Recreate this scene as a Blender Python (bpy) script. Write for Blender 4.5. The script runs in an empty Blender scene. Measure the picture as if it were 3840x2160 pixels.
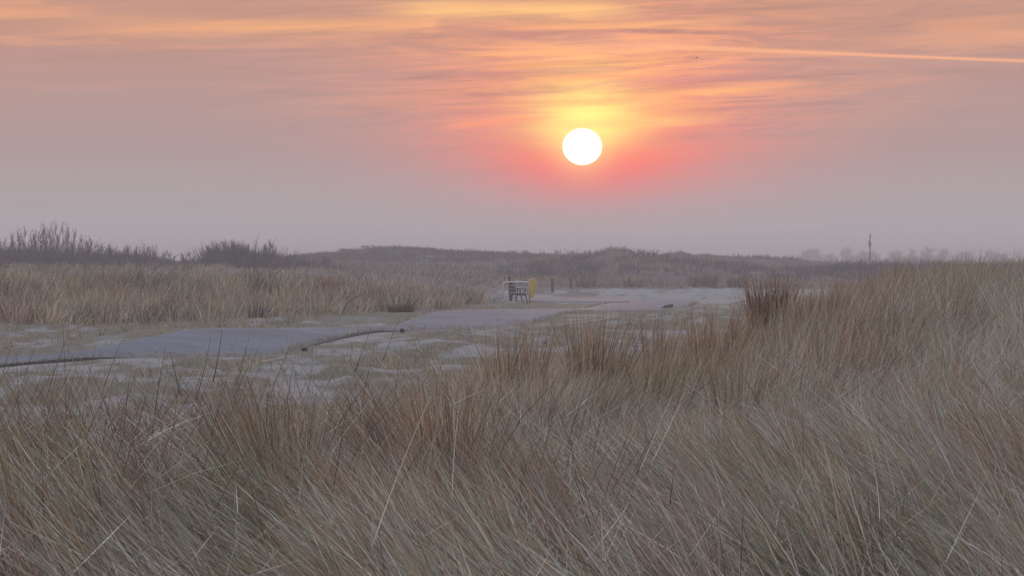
import bpy, bmesh, math, random
import numpy as np
from mathutils import Vector, Matrix

rng = np.random.default_rng(7)
random.seed(7)
SC = bpy.context.scene
COL = SC.collection
RAD = math.radians

# ------------------------------------------------------------------ camera
F = 4024.0                 # focal length in pixels of a 1024-wide frame (sun disc = 0.53 deg)
HOR = 264.0                # horizon row
EYE = 1.7
cam_d = bpy.data.cameras.new('camera')
cam = bpy.data.objects.new('camera', cam_d)
COL.objects.link(cam)
cam_d.sensor_width = 36.0
cam_d.lens = 36.0 * F / 1024.0
cam_d.clip_start = 0.5
cam_d.clip_end = 20000
cam.location = (0, 0, EYE)
cam.rotation_euler = (RAD(90) - math.atan((288 - HOR) / F), 0, 0)
SC.camera = cam

# ------------------------------------------------------------------ render / exposure
SC.render.engine = 'CYCLES'
SC.cycles.max_bounces = 4
SC.cycles.diffuse_bounces = 2
SC.cycles.glossy_bounces = 2
SC.cycles.transmission_bounces = 3
SC.cycles.volume_bounces = 1
SC.cycles.use_denoising = True
SC.cycles.sample_clamp_indirect = 4.0
SC.view_settings.view_transform = 'Standard'
SC.view_settings.look = 'None'
SC.view_settings.gamma = 1.0
SC.view_settings.use_curve_mapping = False
SC.view_settings.exposure = 0.0

# ------------------------------------------------------------------ world
SUN_AZ, SUN_EL = 1.0, 1.67          # degrees; azimuth clockwise from +Y

def srgb(r, g, b):
    def f(c):
        c /= 255.0
        return c / 12.92 if c <= 0.04045 else ((c + 0.055) / 1.055) ** 2.4
    return (f(r), f(g), f(b), 1.0)

class NT:
    """tiny helper for node trees"""
    def __init__(self, tree):
        self.t = tree
        self.t.nodes.clear()
    def n(self, kind, **kw):
        nd = self.t.nodes.new(kind)
        for k, v in kw.items():
            setattr(nd, k, v)
        return nd
    def link(self, a, b):
        self.t.links.new(a, b)
    def put(self, sock, v):
        if hasattr(v, 'is_output'):
            self.link(v, sock)
        else:
            sock.default_value = v
    def m(self, op, a, b=0.0, c=0.0, clamp=False):
        nd = self.n('ShaderNodeMath', operation=op, use_clamp=clamp)
        for s, v in zip(nd.inputs, (a, b, c)):
            self.put(s, v)
        return nd.outputs[0]
    def smooth(self, v, lo, hi, a=0.0, b=1.0):
        nd = self.n('ShaderNodeMapRange', interpolation_type='SMOOTHSTEP')
        self.put(nd.inputs[0], v)
        for i, q in enumerate((lo, hi, a, b)):
            nd.inputs[i + 1].default_value = q
        return nd.outputs[0]
    def ramp(self, fac, stops, mode='LINEAR'):
        nd = self.n('ShaderNodeValToRGB')
        nd.color_ramp.interpolation = mode
        el = nd.color_ramp.elements
        while len(el) < len(stops):
            el.new(0.5)
        for e, (p, c) in zip(el, stops):
            e.position = p
            e.color = c
        self.put(nd.inputs[0], fac)
        return nd.outputs[0]
    def mix(self, fac, a, b, blend='MIX'):
        nd = self.n('ShaderNodeMix', data_type='RGBA', blend_type=blend)
        self.put(nd.inputs[0], fac)
        self.put(nd.inputs[6], a)
        self.put(nd.inputs[7], b)
        return nd.outputs[2]
    def vec(self, x, y, z):
        nd = self.n('ShaderNodeCombineXYZ')
        for s, v in zip(nd.inputs, (x, y, z)):
            self.put(s, v)
        return nd.outputs[0]
    def noise(self, v, scale, detail=4.0, rough=0.55, dist=0.0, col=False):
        nd = self.n('ShaderNodeTexNoise')
        if v is not None:
            self.put(nd.inputs['Vector'], v)
        nd.inputs['Scale'].default_value = scale
        nd.inputs['Detail'].default_value = detail
        nd.inputs['Roughness'].default_value = rough
        nd.inputs['Distortion'].default_value = dist
        return nd.outputs[1 if col else 0]

world = bpy.data.worlds.new('World')
SC.world = world
world.use_nodes = True
W = NT(world.node_tree)
tc = W.n('ShaderNodeTexCoord')
sep = W.n('ShaderNodeSeparateXYZ')
W.link(tc.outputs['Generated'], sep.inputs[0])
dx_, dy_, dz_ = sep.outputs
el = W.m('MULTIPLY', W.m('ARCSINE', dz_), 57.29578)
az = W.m('MULTIPLY', W.m('ARCTAN2', dx_, dy_), 57.29578)

# clear upper sky
nish = W.n('ShaderNodeTexSky', sky_type='NISHITA', sun_disc=False)
nish.sun_elevation = RAD(SUN_EL)
nish.sun_rotation = RAD(SUN_AZ)
nish.air_density = 1.0
nish.dust_density = 2.0
nish.ozone_density = 1.0
hsv = W.n('ShaderNodeHueSaturation')
hsv.inputs['Saturation'].default_value = 0.55
hsv.inputs['Value'].default_value = 0.15
W.link(nish.outputs[0], hsv.inputs['Color'])
nishita = hsv.outputs[0]

# thin high cirrus veil: pale, slightly blue overhead, warm towards the horizon
veil = W.ramp(W.m('DIVIDE', el, 90.0, clamp=True), [
    (0.0, (0.62, 0.50, 0.42, 1)), (0.14, (0.72, 0.64, 0.62, 1)), (0.35, (0.74, 0.77, 0.92, 1)), (1.0, (0.70, 0.80, 1.08, 1))])
upper = W.mix(0.82, nishita, veil)

# low haze bank over the horizon
low = W.ramp(W.m('DIVIDE', el, 8.0, clamp=True), [
    (0.0, srgb(204, 200, 201)), (0.10, srgb(184, 173, 173)), (0.20, srgb(182, 155, 151)),
    (0.32, srgb(191, 151, 143)), (0.42, srgb(202, 149, 131)), (0.50, srgb(208, 154, 128)),
    (0.75, srgb(220, 176, 140)), (1.0, srgb(210, 186, 166))])
base = W.mix(W.smooth(el, 5.0, 16.0), low, upper)

# angular falloff about the sun
sx = W.m('SUBTRACT', az, SUN_AZ)
sy = W.m('SUBTRACT', el, SUN_EL)
def glow(rx, rup, rdn, cx, cy, power):
    gx = W.m('DIVIDE', W.m('SUBTRACT', sx, cx), rx)
    yy = W.m('SUBTRACT', sy, cy)
    up = W.m('DIVIDE', W.m('MAXIMUM', yy, 0.0), rup)
    dn = W.m('DIVIDE', W.m('MINIMUM', yy, 0.0), rdn)
    r2 = W.m('ADD', W.m('MULTIPLY', gx, gx), W.m('ADD', W.m('MULTIPLY', up, up), W.m('MULTIPLY', dn, dn)))
    return W.m('EXPONENT', W.m('MULTIPLY', W.m('POWER', r2, power), -1.0))

# streaky cloud texture running along the horizon
cv = W.vec(W.m('MULTIPLY', az, 0.20), W.m('ADD', W.m('MULTIPLY', el, 2.1), W.m('MULTIPLY', az, 0.035)), 3.7)
n1 = W.noise(cv, 1.0, 4.0, 0.58, 0.9)
cv2 = W.vec(W.m('MULTIPLY', az, 0.42), W.m('ADD', W.m('MULTIPLY', el, 4.6), W.m('MULTIPLY', az, -0.16)), 9.1)
n2 = W.noise(cv2, 1.0, 6.0, 0.66, 0.9)
band = W.m('MULTIPLY', W.smooth(el, 1.9, 3.6), W.smooth(el, 16.0, 9.0))
st1 = W.m('MULTIPLY', W.smooth(n1, 0.48, 0.64), band)
base = W.mix(W.m('MULTIPLY', st1, 0.45), base, (1.02, 0.44, 0.20, 1))
dk = W.m('MULTIPLY', W.smooth(n2, 0.52, 0.36), W.m('MULTIPLY', W.m('MAXIMUM', W.smooth(el, 2.2, 3.2), W.m('MULTIPLY', W.smooth(el, 0.9, 1.6), glow(3.6, 2.6, 1.2, 0.5, 0.6, 1.0))), W.smooth(el, 16.0, 9.0)))
base = W.mix(W.m('MULTIPLY', dk, 0.45), base, srgb(186, 136, 122))

# glow around the sun, combed by the streaks
comb = W.m('ADD', 0.25, W.m('MULTIPLY', W.m('ADD', n2, W.m('MULTIPLY', n1, 0.5)), 1.05))
cv3 = W.vec(W.m('MULTIPLY', az, 0.38), W.m('ADD', W.m('MULTIPLY', el, 7.5), W.m('MULTIPLY', az, -0.34)), 5.3)
n3 = W.noise(cv3, 1.0, 5.0, 0.64, 1.0)
g_red = W.m('MULTIPLY', glow(1.85, 1.05, 0.62, 0.22, 0.0, 0.72), W.m('ADD', W.m('MULTIPLY', comb, 0.65), W.m('MULTIPLY', n3, 0.75)))
g_org = W.m('MULTIPLY', glow(2.7, 1.3, 0.5, 0.4, 0.75, 0.9), W.m('MULTIPLY', comb, W.smooth(n2, 0.36, 0.62)))
g_yel = W.m('MULTIPLY', glow(0.66, 0.60, 0.25, 0.05, 0.24, 0.8), W.m('ADD', W.m('MULTIPLY', comb, 0.7), W.m('MULTIPLY', n3, 0.55)))
g_top = W.m('MULTIPLY', glow(2.3, 1.2, 0.8, -0.1, 2.2, 1.0), W.smooth(n1, 0.42, 0.62))
base = W.mix(W.m('MULTIPLY', g_red, 1.0, clamp=True), base, (1.42, 0.19, 0.10, 1))
base = W.mix(W.m('MULTIPLY', glow(0.95, 0.30, 0.42, 0.05, -0.22, 0.9), 0.85, clamp=True), base, (1.35, 0.10, 0.085, 1))
base = W.mix(W.m('MULTIPLY', g_org, 0.8, clamp=True), base, (1.25, 0.46, 0.15, 1))
base = W.mix(W.m('MULTIPLY', g_top, 0.6, clamp=True), base, (1.2, 0.58, 0.22, 1))
base = W.mix(W.m('MULTIPLY', g_yel, 1.05, clamp=True), base, (1.5, 1.32, 0.26, 1))

fine = W.m('MULTIPLY', W.m('SUBTRACT', n3, 0.5), W.m('MULTIPLY', W.smooth(el, 1.3, 2.6), W.smooth(el, 14.0, 8.0)))
fine = W.m('MULTIPLY', fine, W.m('ADD', 0.10, W.m('MULTIPLY', glow(4.2, 2.2, 0.9, 0.4, 0.8, 1.0), 0.95)))
hs = W.n('ShaderNodeHueSaturation')
W.link(base, hs.inputs['Color'])
W.link(W.m('ADD', 1.0, fine), hs.inputs['Value'])
base = hs.outputs[0]

# long cirrus streaks
def streak(az0, el0, az1, el1, w, soft0, soft1):
    sl = (el1 - el0) / (az1 - az0)
    ln = W.m('ADD', el0, W.m('MULTIPLY', W.m('SUBTRACT', az, az0), sl))
    d = W.m('DIVIDE', W.m('ADD', W.m('SUBTRACT', el, ln), W.m('MULTIPLY', W.m('SUBTRACT', n2, 0.5), 0.22)), w)
    f = W.m('EXPONENT', W.m('MULTIPLY', W.m('MULTIPLY', d, d), -1.0))
    f = W.m('MULTIPLY', f, W.m('MULTIPLY', W.smooth(az, az0 - soft0, az0 + soft0), W.smooth(az, az1 + soft1, az1 - soft1)))
    return W.m('MULTIPLY', f, W.m('ADD', 0.35, W.m('MULTIPLY', n3, 1.1)))
for a_, k_, c_ in (((-6.0, 3.30, -1.05, 3.42, 0.10, 2.5, 0.12), 0.75, (1.12, 0.50, 0.19, 1)),
                   ((-12.0, 3.62, -4.6, 3.46, 0.09, 3.0, 1.0), 0.32, (1.05, 0.48, 0.20, 1)),
                   ((-5.2, 3.05, -2.4, 3.18, 0.06, 1.0, 0.8), 0.35, (1.05, 0.46, 0.22, 1)),
                   ((-0.6, 2.96, 1.4, 3.08, 0.04, 0.5, 0.6), 0.7, (1.25, 0.52, 0.20, 1)),
                   ((-0.85, 1.99, 0.4, 2.08, 0.045, 0.25, 0.4), 0.8, (1.4, 0.38, 0.16, 1)),
                   ((0.8, 2.28, 3.6, 2.52, 0.06, 0.6, 1.0), 0.75, (1.4, 0.58, 0.17, 1)),
                   ((0.6, 1.95, 2.6, 2.06, 0.07, 0.3, 0.9), 0.75, (1.45, 0.80, 0.18, 1)),
                   ((0.6, 2.65, 3.2, 2.72, 0.05, 0.8, 1.0), 0.6, (1.25, 0.46, 0.17, 1)),
                   ((4.6, 3.10, 16.0, 3.62, 0.10, 1.5, 4.0), 0.45, (1.05, 0.46, 0.22, 1)),
                   ((0.2, 3.36, 3.0, 3.42, 0.06, 0.6, 0.8), 0.6, (1.25, 0.56, 0.20, 1)),
                   ((-1.6, 3.62, 1.6, 3.60, 0.13, 0.8, 0.6), 0.8, (1.3, 0.70, 0.22, 1))):
    base = W.mix(W.m('MULTIPLY', streak(*a_), k_, clamp=True), base, c_)

# contrail
cl = W.m('ADD', 3.12, W.m('MULTIPLY', W.m('SUBTRACT', az, 1.54), -0.0447))
cd = W.m('DIVIDE', W.m('SUBTRACT', el, cl), W.m('ADD', 0.022, W.m('MULTIPLY', W.smooth(az, 6.0, 1.5), 0.022)))
ctr = W.m('EXPONENT', W.m('MULTIPLY', W.m('MULTIPLY', cd, cd), -1.0))
ctr = W.m('MULTIPLY', ctr, W.m('MULTIPLY', W.smooth(az, 0.9, 2.4), W.smooth(az, 30.0, 10.0)))
base = W.mix(W.m('MULTIPLY', ctr, 0.72), base, (1.25, 0.55, 0.25, 1))

# sun disc, slightly flattened by refraction
sd = W.m('SQRT', W.m('ADD', W.m('MULTIPLY', sx, sx), W.m('MULTIPLY', W.m('MULTIPLY', sy, 1.07), W.m('MULTIPLY', sy, 1.07))))
aur = W.m('EXPONENT', W.m('MULTIPLY', W.m('MULTIPLY', sd, sd), -6.5))
base = W.mix(W.m('MULTIPLY', aur, 0.7), base, (1.7, 1.1, 0.34, 1))
disc = W.smooth(sd, 0.292, 0.238)
base = W.mix(disc, base, (6.0, 5.4, 4.4, 1.0))
# below the horizon: dull earth tone (never seen, the ground covers it)
base = W.mix(W.smooth(el, -0.2, -1.0), base, srgb(120, 112, 104))
bg = W.n('ShaderNodeBackground')
W.link(base, bg.inputs[0])
bg.inputs[1].default_value = 1.0
wo = W.n('ShaderNodeOutputWorld')
W.link(bg.outputs[0], wo.inputs[0])

# ------------------------------------------------------------------ sun
sun_d = bpy.data.lights.new('sun', 'SUN')
sun_d.energy = 0.6
sun_d.color = (1.0, 0.55, 0.30)
sun_d.angle = RAD(0.53)
sun = bpy.data.objects.new('sun', sun_d)
COL.objects.link(sun)
sdir = Vector((math.sin(RAD(SUN_AZ)) * math.cos(RAD(SUN_EL)), math.cos(RAD(SUN_AZ)) * math.cos(RAD(SUN_EL)), math.sin(RAD(SUN_EL))))
sun.rotation_euler = sdir.to_track_quat('Z', 'Y').to_euler()
sun.location = (20, 200, 60)

# ================================================================== helpers
def at(px, py, Y):
    """picture position (1024 x 576) at distance Y -> point in the place"""
    return Vector(((px - 512) * Y / F, Y, EYE - (py - HOR) * Y / F))

def tag(o, label=None, cat=None, group=None, kind=None):
    if label: o['label'] = label
    if cat: o['category'] = cat
    if group: o['group'] = group
    if kind: o['kind'] = kind
    return o

def empty(name, loc=(0, 0, 0), rz=0.0):
    o = bpy.data.objects.new(name, None)
    COL.objects.link(o)
    o.location = loc
    o.rotation_euler = (0, 0, rz)
    o.empty_display_size = 0.2
    return o

def link(name, me, mat, parent=None):
    o = bpy.data.objects.new(name, me)
    COL.objects.link(o)
    if mat is not None and not me.materials:
        me.materials.append(mat)
    if parent is not None:
        o.parent = parent
    return o

def mesh_from(name, V, Q, C=None, smooth=False):
    """fast mesh of quads (n,4) or tris (n,3) from numpy arrays"""
    me = bpy.data.meshes.new(name)
    V = np.asarray(V, dtype=np.float32)
    Q = np.asarray(Q, dtype=np.int32)
    k = Q.shape[1]
    me.vertices.add(len(V))
    me.vertices.foreach_set('co', V.ravel())
    me.loops.add(Q.size)
    me.loops.foreach_set('vertex_index', Q.ravel())
    me.polygons.add(len(Q))
    me.polygons.foreach_set('loop_start', np.arange(0, Q.size, k, dtype=np.int32))
    if smooth:
        me.polygons.foreach_set('use_smooth', np.ones(len(Q), dtype=bool))
    if C is not None:
        at_ = me.attributes.new('Col', 'FLOAT_COLOR', 'POINT')
        c4 = np.ones((len(V), 4), dtype=np.float32)
        c4[:, :3] = C
        at_.data.foreach_set('color', c4.ravel())
    me.update(calc_edges=True)
    return me

def bm_obj(name, bm, mat, parent=None, smooth=False):
    me = bpy.data.meshes.new(name)
    bmesh.ops.recalc_face_normals(bm, faces=bm.faces)
    bm.to_mesh(me)
    bm.free()
    if smooth:
        for p in me.polygons:
            p.use_smooth = True
    return link(name, me, mat, parent)

def add_box(bm, c, s, rot=None, bevel=0.0):
    r = bmesh.ops.create_cube(bm, size=1.0)
    vs = r['verts']
    M = Matrix.Translation(Vector(c)) @ (rot.to_4x4() if rot else Matrix.Identity(4)) @ Matrix.Diagonal((s[0], s[1], s[2], 1))
    bmesh.ops.transform(bm, matrix=M, verts=vs)
    if bevel:
        es = list({e for v in vs for e in v.link_edges})
        bmesh.ops.bevel(bm, geom=es, offset=bevel, segments=2, affect='EDGES')

def add_tube(bm, pts, r, n=8, cap=True):
    pts = [Vector(p) for p in pts]
    rs = r if isinstance(r, (list, tuple)) else [r] * len(pts)
    rings = []
    side = None
    for i, p in enumerate(pts):
        d = (pts[min(i + 1, len(pts) - 1)] - pts[max(i - 1, 0)]).normalized()
        if side is None:
            side = d.orthogonal().normalized()
        side = (side - d * side.dot(d)).normalized()
        up = d.cross(side)
        rings.append([bm.verts.new(p + (side * math.cos(a) + up * math.sin(a)) * rs[i])
                      for a in [2 * math.pi * k / n for k in range(n)]])
    for a, b in zip(rings[:-1], rings[1:]):
        for k in range(n):
            bm.faces.new((a[k], a[(k + 1) % n], b[(k + 1) % n], b[k]))
    if cap:
        bm.faces.new(rings[0][::-1])
        bm.faces.new(rings[-1])

def sstep(x, a, b):
    t = np.clip((np.asarray(x, float) - a) / (b - a), 0, 1)
    return t * t * (3 - 2 * t)

def vnoise(x, y, seed=0):
    x = np.asarray(x, float); y = np.asarray(y, float)
    xi = np.floor(x).astype(np.int64); yi = np.floor(y).astype(np.int64)
    fx = x - xi; fy = y - yi
    fx = fx * fx * fx * (fx * (fx * 6 - 15) + 10); fy = fy * fy * fy * (fy * (fy * 6 - 15) + 10)
    def h(a, b):
        v = (a * 374761393 + b * 668265263 + seed * 1442695041) & 0xFFFFFFFF
        v = ((v ^ (v >> 13)) * 1274126177) & 0xFFFFFFFF
        return ((v ^ (v >> 16)) & 0xFFFFFF) / float(0xFFFFFF)
    return (h(xi, yi) * (1 - fx) + h(xi + 1, yi) * fx) * (1 - fy) + (h(xi, yi + 1) * (1 - fx) + h(xi + 1, yi + 1) * fx) * fy

def fbm(x, y, seed=0, oct=4, gain=0.5):
    s = 0; a = 1; t = 0
    for k in range(oct):
        s = s + a * vnoise(x * 2 ** k, y * 2 ** k, seed + 17 * k)
        t += a; a *= gain
    return s / t - 0.5

# ================================================================== materials
def pmat(name, col, rough=0.6, metal=0.0, noise=None, bump=0.0, spec=0.3):
    m = bpy.data.materials.new(name)
    m.use_nodes = True
    N = NT(m.node_tree)
    b = N.n('ShaderNodeBsdfPrincipled')
    b.inputs['Roughness'].default_value = rough
    b.inputs['Metallic'].default_value = metal
    b.inputs['Specular IOR Level'].default_value = spec
    c4 = (col[0], col[1], col[2], 1)
    if noise:
        sc, amt = noise
        co = N.n('ShaderNodeTexCoord').outputs['Object']
        f = N.noise(co, sc, 5.0, 0.6)
        dark = tuple(v * (1 - amt) for v in col) + (1,)
        lite = tuple(min(1, v * (1 + amt)) for v in col) + (1,)
        N.link(N.mix(N.smooth(f, 0.3, 0.7), dark, lite), b.inputs['Base Color'])
        if bump:
            bp = N.n('ShaderNodeBump')
            bp.inputs['Strength'].default_value = bump
            bp.inputs['Distance'].default_value = 0.02
            N.link(f, bp.inputs['Height'])
            N.link(bp.outputs[0], b.inputs['Normal'])
    else:
        b.inputs['Base Color'].default_value = c4
    o = N.n('ShaderNodeOutputMaterial')
    N.link(b.outputs[0], o.inputs[0])
    return m

def grass_mat(name, trans=0.25, rough=0.55):
    m = bpy.data.materials.new(name)
    m.use_nodes = True
    N = NT(m.node_tree)
    a = N.n('ShaderNodeAttribute', attribute_name='Col')
    b = N.n('ShaderNodeBsdfPrincipled')
    b.inputs['Roughness'].default_value = rough
    b.inputs['Specular IOR Level'].default_value = 0.35
    N.link(a.outputs['Color'], b.inputs['Base Color'])
    t = N.n('ShaderNodeBsdfTranslucent')
    N.link(a.outputs['Color'], t.inputs['Color'])
    mx = N.n('ShaderNodeMixShader')
    mx.inputs[0].default_value = trans
    N.link(b.outputs[0], mx.inputs[1]); N.link(t.outputs[0], mx.inputs[2])
    o = N.n('ShaderNodeOutputMaterial')
    N.link(mx.outputs[0], o.inputs[0])
    return m

M_GRASS = grass_mat('dry_marram')
M_HEATH = grass_mat('dry_heath', 0.1, 0.8)
M_TWIG = pmat('bare_twigs', (0.072, 0.060, 0.070), 0.8)
M_TWIG2 = pmat('grey_bark', (0.085, 0.075, 0.085), 0.8)
M_STEEL = pmat('galvanised_tube', (0.66, 0.65, 0.67), 0.45, 0.4, noise=(30, 0.12))
M_DARKWOOD = pmat('dark_bench_boards', (0.026, 0.020, 0.022), 0.6, noise=(14, 0.35), bump=0.3)
M_FRAME = pmat('bench_frame_metal', (0.36, 0.31, 0.30), 0.45, 0.5, noise=(20, 0.2))
M_POSTWOOD = pmat('weathered_post', (0.09, 0.065, 0.06), 0.85, noise=(18, 0.4), bump=0.5)
M_YELLOW = pmat('yellow_plastic_film', (0.60, 0.42, 0.075), 0.4, noise=(9, 0.14), bump=0.5, spec=0.5)
M_WHITE = pmat('white_clip', (0.85, 0.82, 0.74), 0.4)
M_EDGE_SHADE = pmat('slab_edge_shade', (0.045, 0.04, 0.048), 0.7, noise=(5, 0.35), bump=0.4)  # dark colour stands for the slab's side lying in shadow
M_STONE = pmat('dark_lump', (0.06, 0.045, 0.042), 0.85, noise=(9, 0.4), bump=0.6)
M_MAST = pmat('mast_steel', (0.06, 0.05, 0.06), 0.6)
M_BIRD = pmat('bird_feathers', (0.05, 0.045, 0.045), 0.8, noise=(30, 0.3))

# ================================================================== terrain
# crest line of the grassy foreground dune, by viewing direction
PX = np.array([-400, -200, 0, 250, 400, 520, 600, 676, 760, 850, 914, 1024, 1250, 1500], float)
YB = np.array([25, 26, 27, 28, 30.5, 35, 39.5, 43.5, 49, 55, 59, 64, 70, 74], float)
ZC = np.array([.32, .32, .30, .27, .22, .20, .18, .20, .46, .80, .99, 1.12, 1.18, 1.15], float)

# path edges: (near/right edge px,py,Y), (far/left edge px,py,Y)
PATH = [
    ((-200, 372, 63), (-200, 364, 66)), ((-60, 368, 66), (-60, 360.5, 69.5)), ((0, 363, 67.5), (0, 356.5, 71)),
    ((60, 358, 69), (68, 352.5, 73)), ((111, 354.8, 71), (130, 341, 76)), ((190, 354, 73), (191, 329, 82)),
    ((274, 352, 77), (262, 328, 86)), ((302, 344, 81), (310, 327.5, 90)), ((358, 331.5, 90), (352, 327.2, 95)),
    ((397, 328.8, 96), (380, 326.3, 100)), ((440, 327.5, 101), (402, 322.5, 106)), ((505, 326.5, 106), (437, 311.5, 120)),
    ((530, 322, 111), (480, 309.6, 127)), ((572, 311.3, 127), (530, 309.0, 135)), ((615, 311, 136), (580, 308.2, 146)),
    ((660, 311.0, 143), (606, 303.8, 160)), ((688, 306.0, 156), (628, 302.6, 168)), ((692, 302.5, 172), (622, 302.0, 173)),
    ((672, 300.6, 186), (600, 301.8, 178)), ((612, 298.6, 198), (560, 301.4, 186)), ((550, 296.6, 208), (525, 300.6, 194)),
    ((505, 295.2, 216), (490, 299.0, 204)), ((470, 294.0, 226), (455, 297.0, 216)), ((420, 292.5, 240), (405, 295.0, 230)),
]
CTRL = []        # (px, Y, z) ground control points
for a, b in PATH:
    for p in (a, b):
        CTRL.append((p[0], p[2], at(*p).z - 0.07))
    CTRL.append(((a[0] + b[0]) / 2, (a[2] + b[2]) / 2, (at(*a).z + at(*b).z) / 2 - 0.08))
def cz(px, py, Y): CTRL.append((px, Y, at(px, py, Y).z))
for px in range(-300, 701, 100):
    CTRL.append((px, 44, 0.06)); CTRL.append((px, 54, 0.05)); CTRL.append((px, 36, 0.12))
for px in range(-200, 50, 90):
    cz(px, 345, 82); cz(px, 332, 95)
for px in range(100, 200, 50):
    cz(px, 326, 104)
for px, py, Y in [(300, 320, 112), (360, 317, 116), (410, 312, 125), (450, 309, 135), (480, 304.5, 160), (520, 303.6, 168),
                  (545, 304, 168), (460, 302, 172), (380, 323, 88), (430, 329.5, 95), (470, 334, 88), (540, 329, 96), (600, 318, 112),
                  (650, 320, 108), (700, 312, 130), (740, 306, 150), (780, 300, 170), (330, 350, 74), (400, 345, 78), (520, 340, 84),
                  (620, 335, 88), (720, 325, 100), (820, 300, 150), (900, 296, 170), (1000, 290, 190), (1150, 288, 190),
                  (600, 296.5, 212), (700, 297, 215), (780, 296, 215), (640, 291, 240), (740, 290, 245), (850, 291, 235), (1000, 288, 240),
                  (-100, 290, 140), (0, 290, 145), (100, 291, 148), (200, 292, 150), (300, 294, 155), (400, 296, 165), (470, 296, 195),
                  (-100, 281, 185), (0, 281, 190), (100, 281.5, 190), (200, 282, 195), (300, 283, 200), (400, 286, 210), (470, 289, 235),
                  (-100, 268.5, 245), (0, 268.5, 245), (100, 269, 245), (200, 270, 250), (300, 271, 255), (400, 275, 265), (480, 279, 280),
                  (560, 288, 258), (640, 287.5, 262), (740, 288, 262), (850, 288, 262), (1000, 286, 270), (1150, 284, 270),
                  (540, 280, 290), (580, 268, 315), (596, 257, 335), (608, 250, 335), (616, 249, 335), (624, 250, 335), (634, 256, 335), (650, 265, 335), (690, 266, 315), (700, 267, 335), (664, 257, 345), (672, 251.5, 345), (680, 252.5, 345), (690, 259, 345), (652, 266, 345), (578, 264, 335), (760, 274, 320), (850, 269.5, 330), (950, 268.5, 330), (1100, 267, 330),
                  (500, 272, 330), (420, 268, 340), (330, 264, 340), (200, 267, 320), (0, 266, 310), (-200, 266, 300),
                  (325, 258, 450), (350, 252, 450), (385, 249.5, 455), (415, 251, 455), (300, 262, 450), (200, 264, 450), (0, 264, 450), (445, 255, 460), (480, 256.5, 470), (520, 257.5, 475), (560, 260, 480),
                  (620, 266, 480), (700, 267, 480), (800, 267, 480), (950, 267, 480), (1100, 267, 480), (-200, 262, 450),
                  (0, 268, 700), (300, 267, 700), (600, 268, 700), (900, 268, 700), (1200, 268, 700), (-300, 268, 700)]:
    cz(px, py, Y)
CTRL = np.array(CTRL)
CP, CV, CZ = CTRL[:, 0] / 60.0, np.log(CTRL[:, 1]) * 16.0, CTRL[:, 2]

def base_ctrl(px, Y):
    """smooth inverse-distance surface through the control points"""
    px = np.asarray(px, float).ravel(); Y = np.asarray(Y, float).ravel()
    a = px / 60.0; b = np.log(np.maximum(Y, 5)) * 16.0
    out = np.empty(len(px))
    for i in range(0, len(px), 20000):
        d2 = (a[i:i + 20000, None] - CP) ** 2 + (b[i:i + 20000, None] - CV) ** 2
        w = 1.0 / (d2 + 0.02) ** 2.0
        out[i:i + 20000] = (w * CZ).sum(1) / w.sum(1)
    return out

def path_poly(t_div=6):
    A = [at(*a) for a, b in PATH]; B = [at(*b) for a, b in PATH]
    def cr(P, i, t):
        p0, p1, p2, p3 = P[max(i - 1, 0)], P[i], P[i + 1], P[min(i + 2, len(P) - 1)]
        return 0.5 * ((2 * p1) + (p2 - p0) * t + (2 * p0 - 5 * p1 + 4 * p2 - p3) * t * t + (3 * p1 - p0 - 3 * p2 + p3) * t ** 3)
    L, R = [], []
    for i in range(len(PATH) - 1):
        for k in range(t_div):
            t = k / t_div
            R.append(cr(A, i, t)); L.append(cr(B, i, t))
    R.append(A[-1]); L.append(B[-1])
    return L, R
PL, PR = path_poly()

def path_mask(X, Y):
    """1 on the path, 0 away from it (distance from a dense set of points on it)"""
    pts = []
    for l, r in zip(PL, PR):
        w = (l - r).length
        for k in np.linspace(0, 1, max(6, int(w / 0.6))):
            p = l.lerp(r, k); pts.append((p.x, p.y, p.z))
    pts = np.array(pts)
    X = np.asarray(X, float).ravel(); Y = np.asarray(Y, float).ravel()
    m = np.zeros(len(X)); zz = np.zeros(len(X))
    sel = np.where((Y > 58) & (Y < 246))[0]
    for i in range(0, len(sel), 4000):
        s = sel[i:i + 4000]
        d2 = (X[s, None] - pts[:, 0]) ** 2 + (Y[s, None] - pts[:, 1]) ** 2 * 0.5
        k = d2.argmin(1)
        d = np.sqrt(d2[np.arange(len(s)), k])
        m[s] = 1 - sstep(d, 0.9, 2.6)
        zz[s] = pts[k, 2]
    return m, zz

def fg_height(px, Y):
    """foreground dune height and its weight over the surroundings"""
    yb = np.interp(px, PX, YB); zc = np.interp(px, PX, ZC)
    rise = sstep(Y, 9.0, 0.93 * 1.0 * yb)
    z = -0.12 + (zc + 0.12) * rise
    w = 1 - sstep(Y, yb * 1.0, yb * 1.45 + 2)
    return z, w

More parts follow.
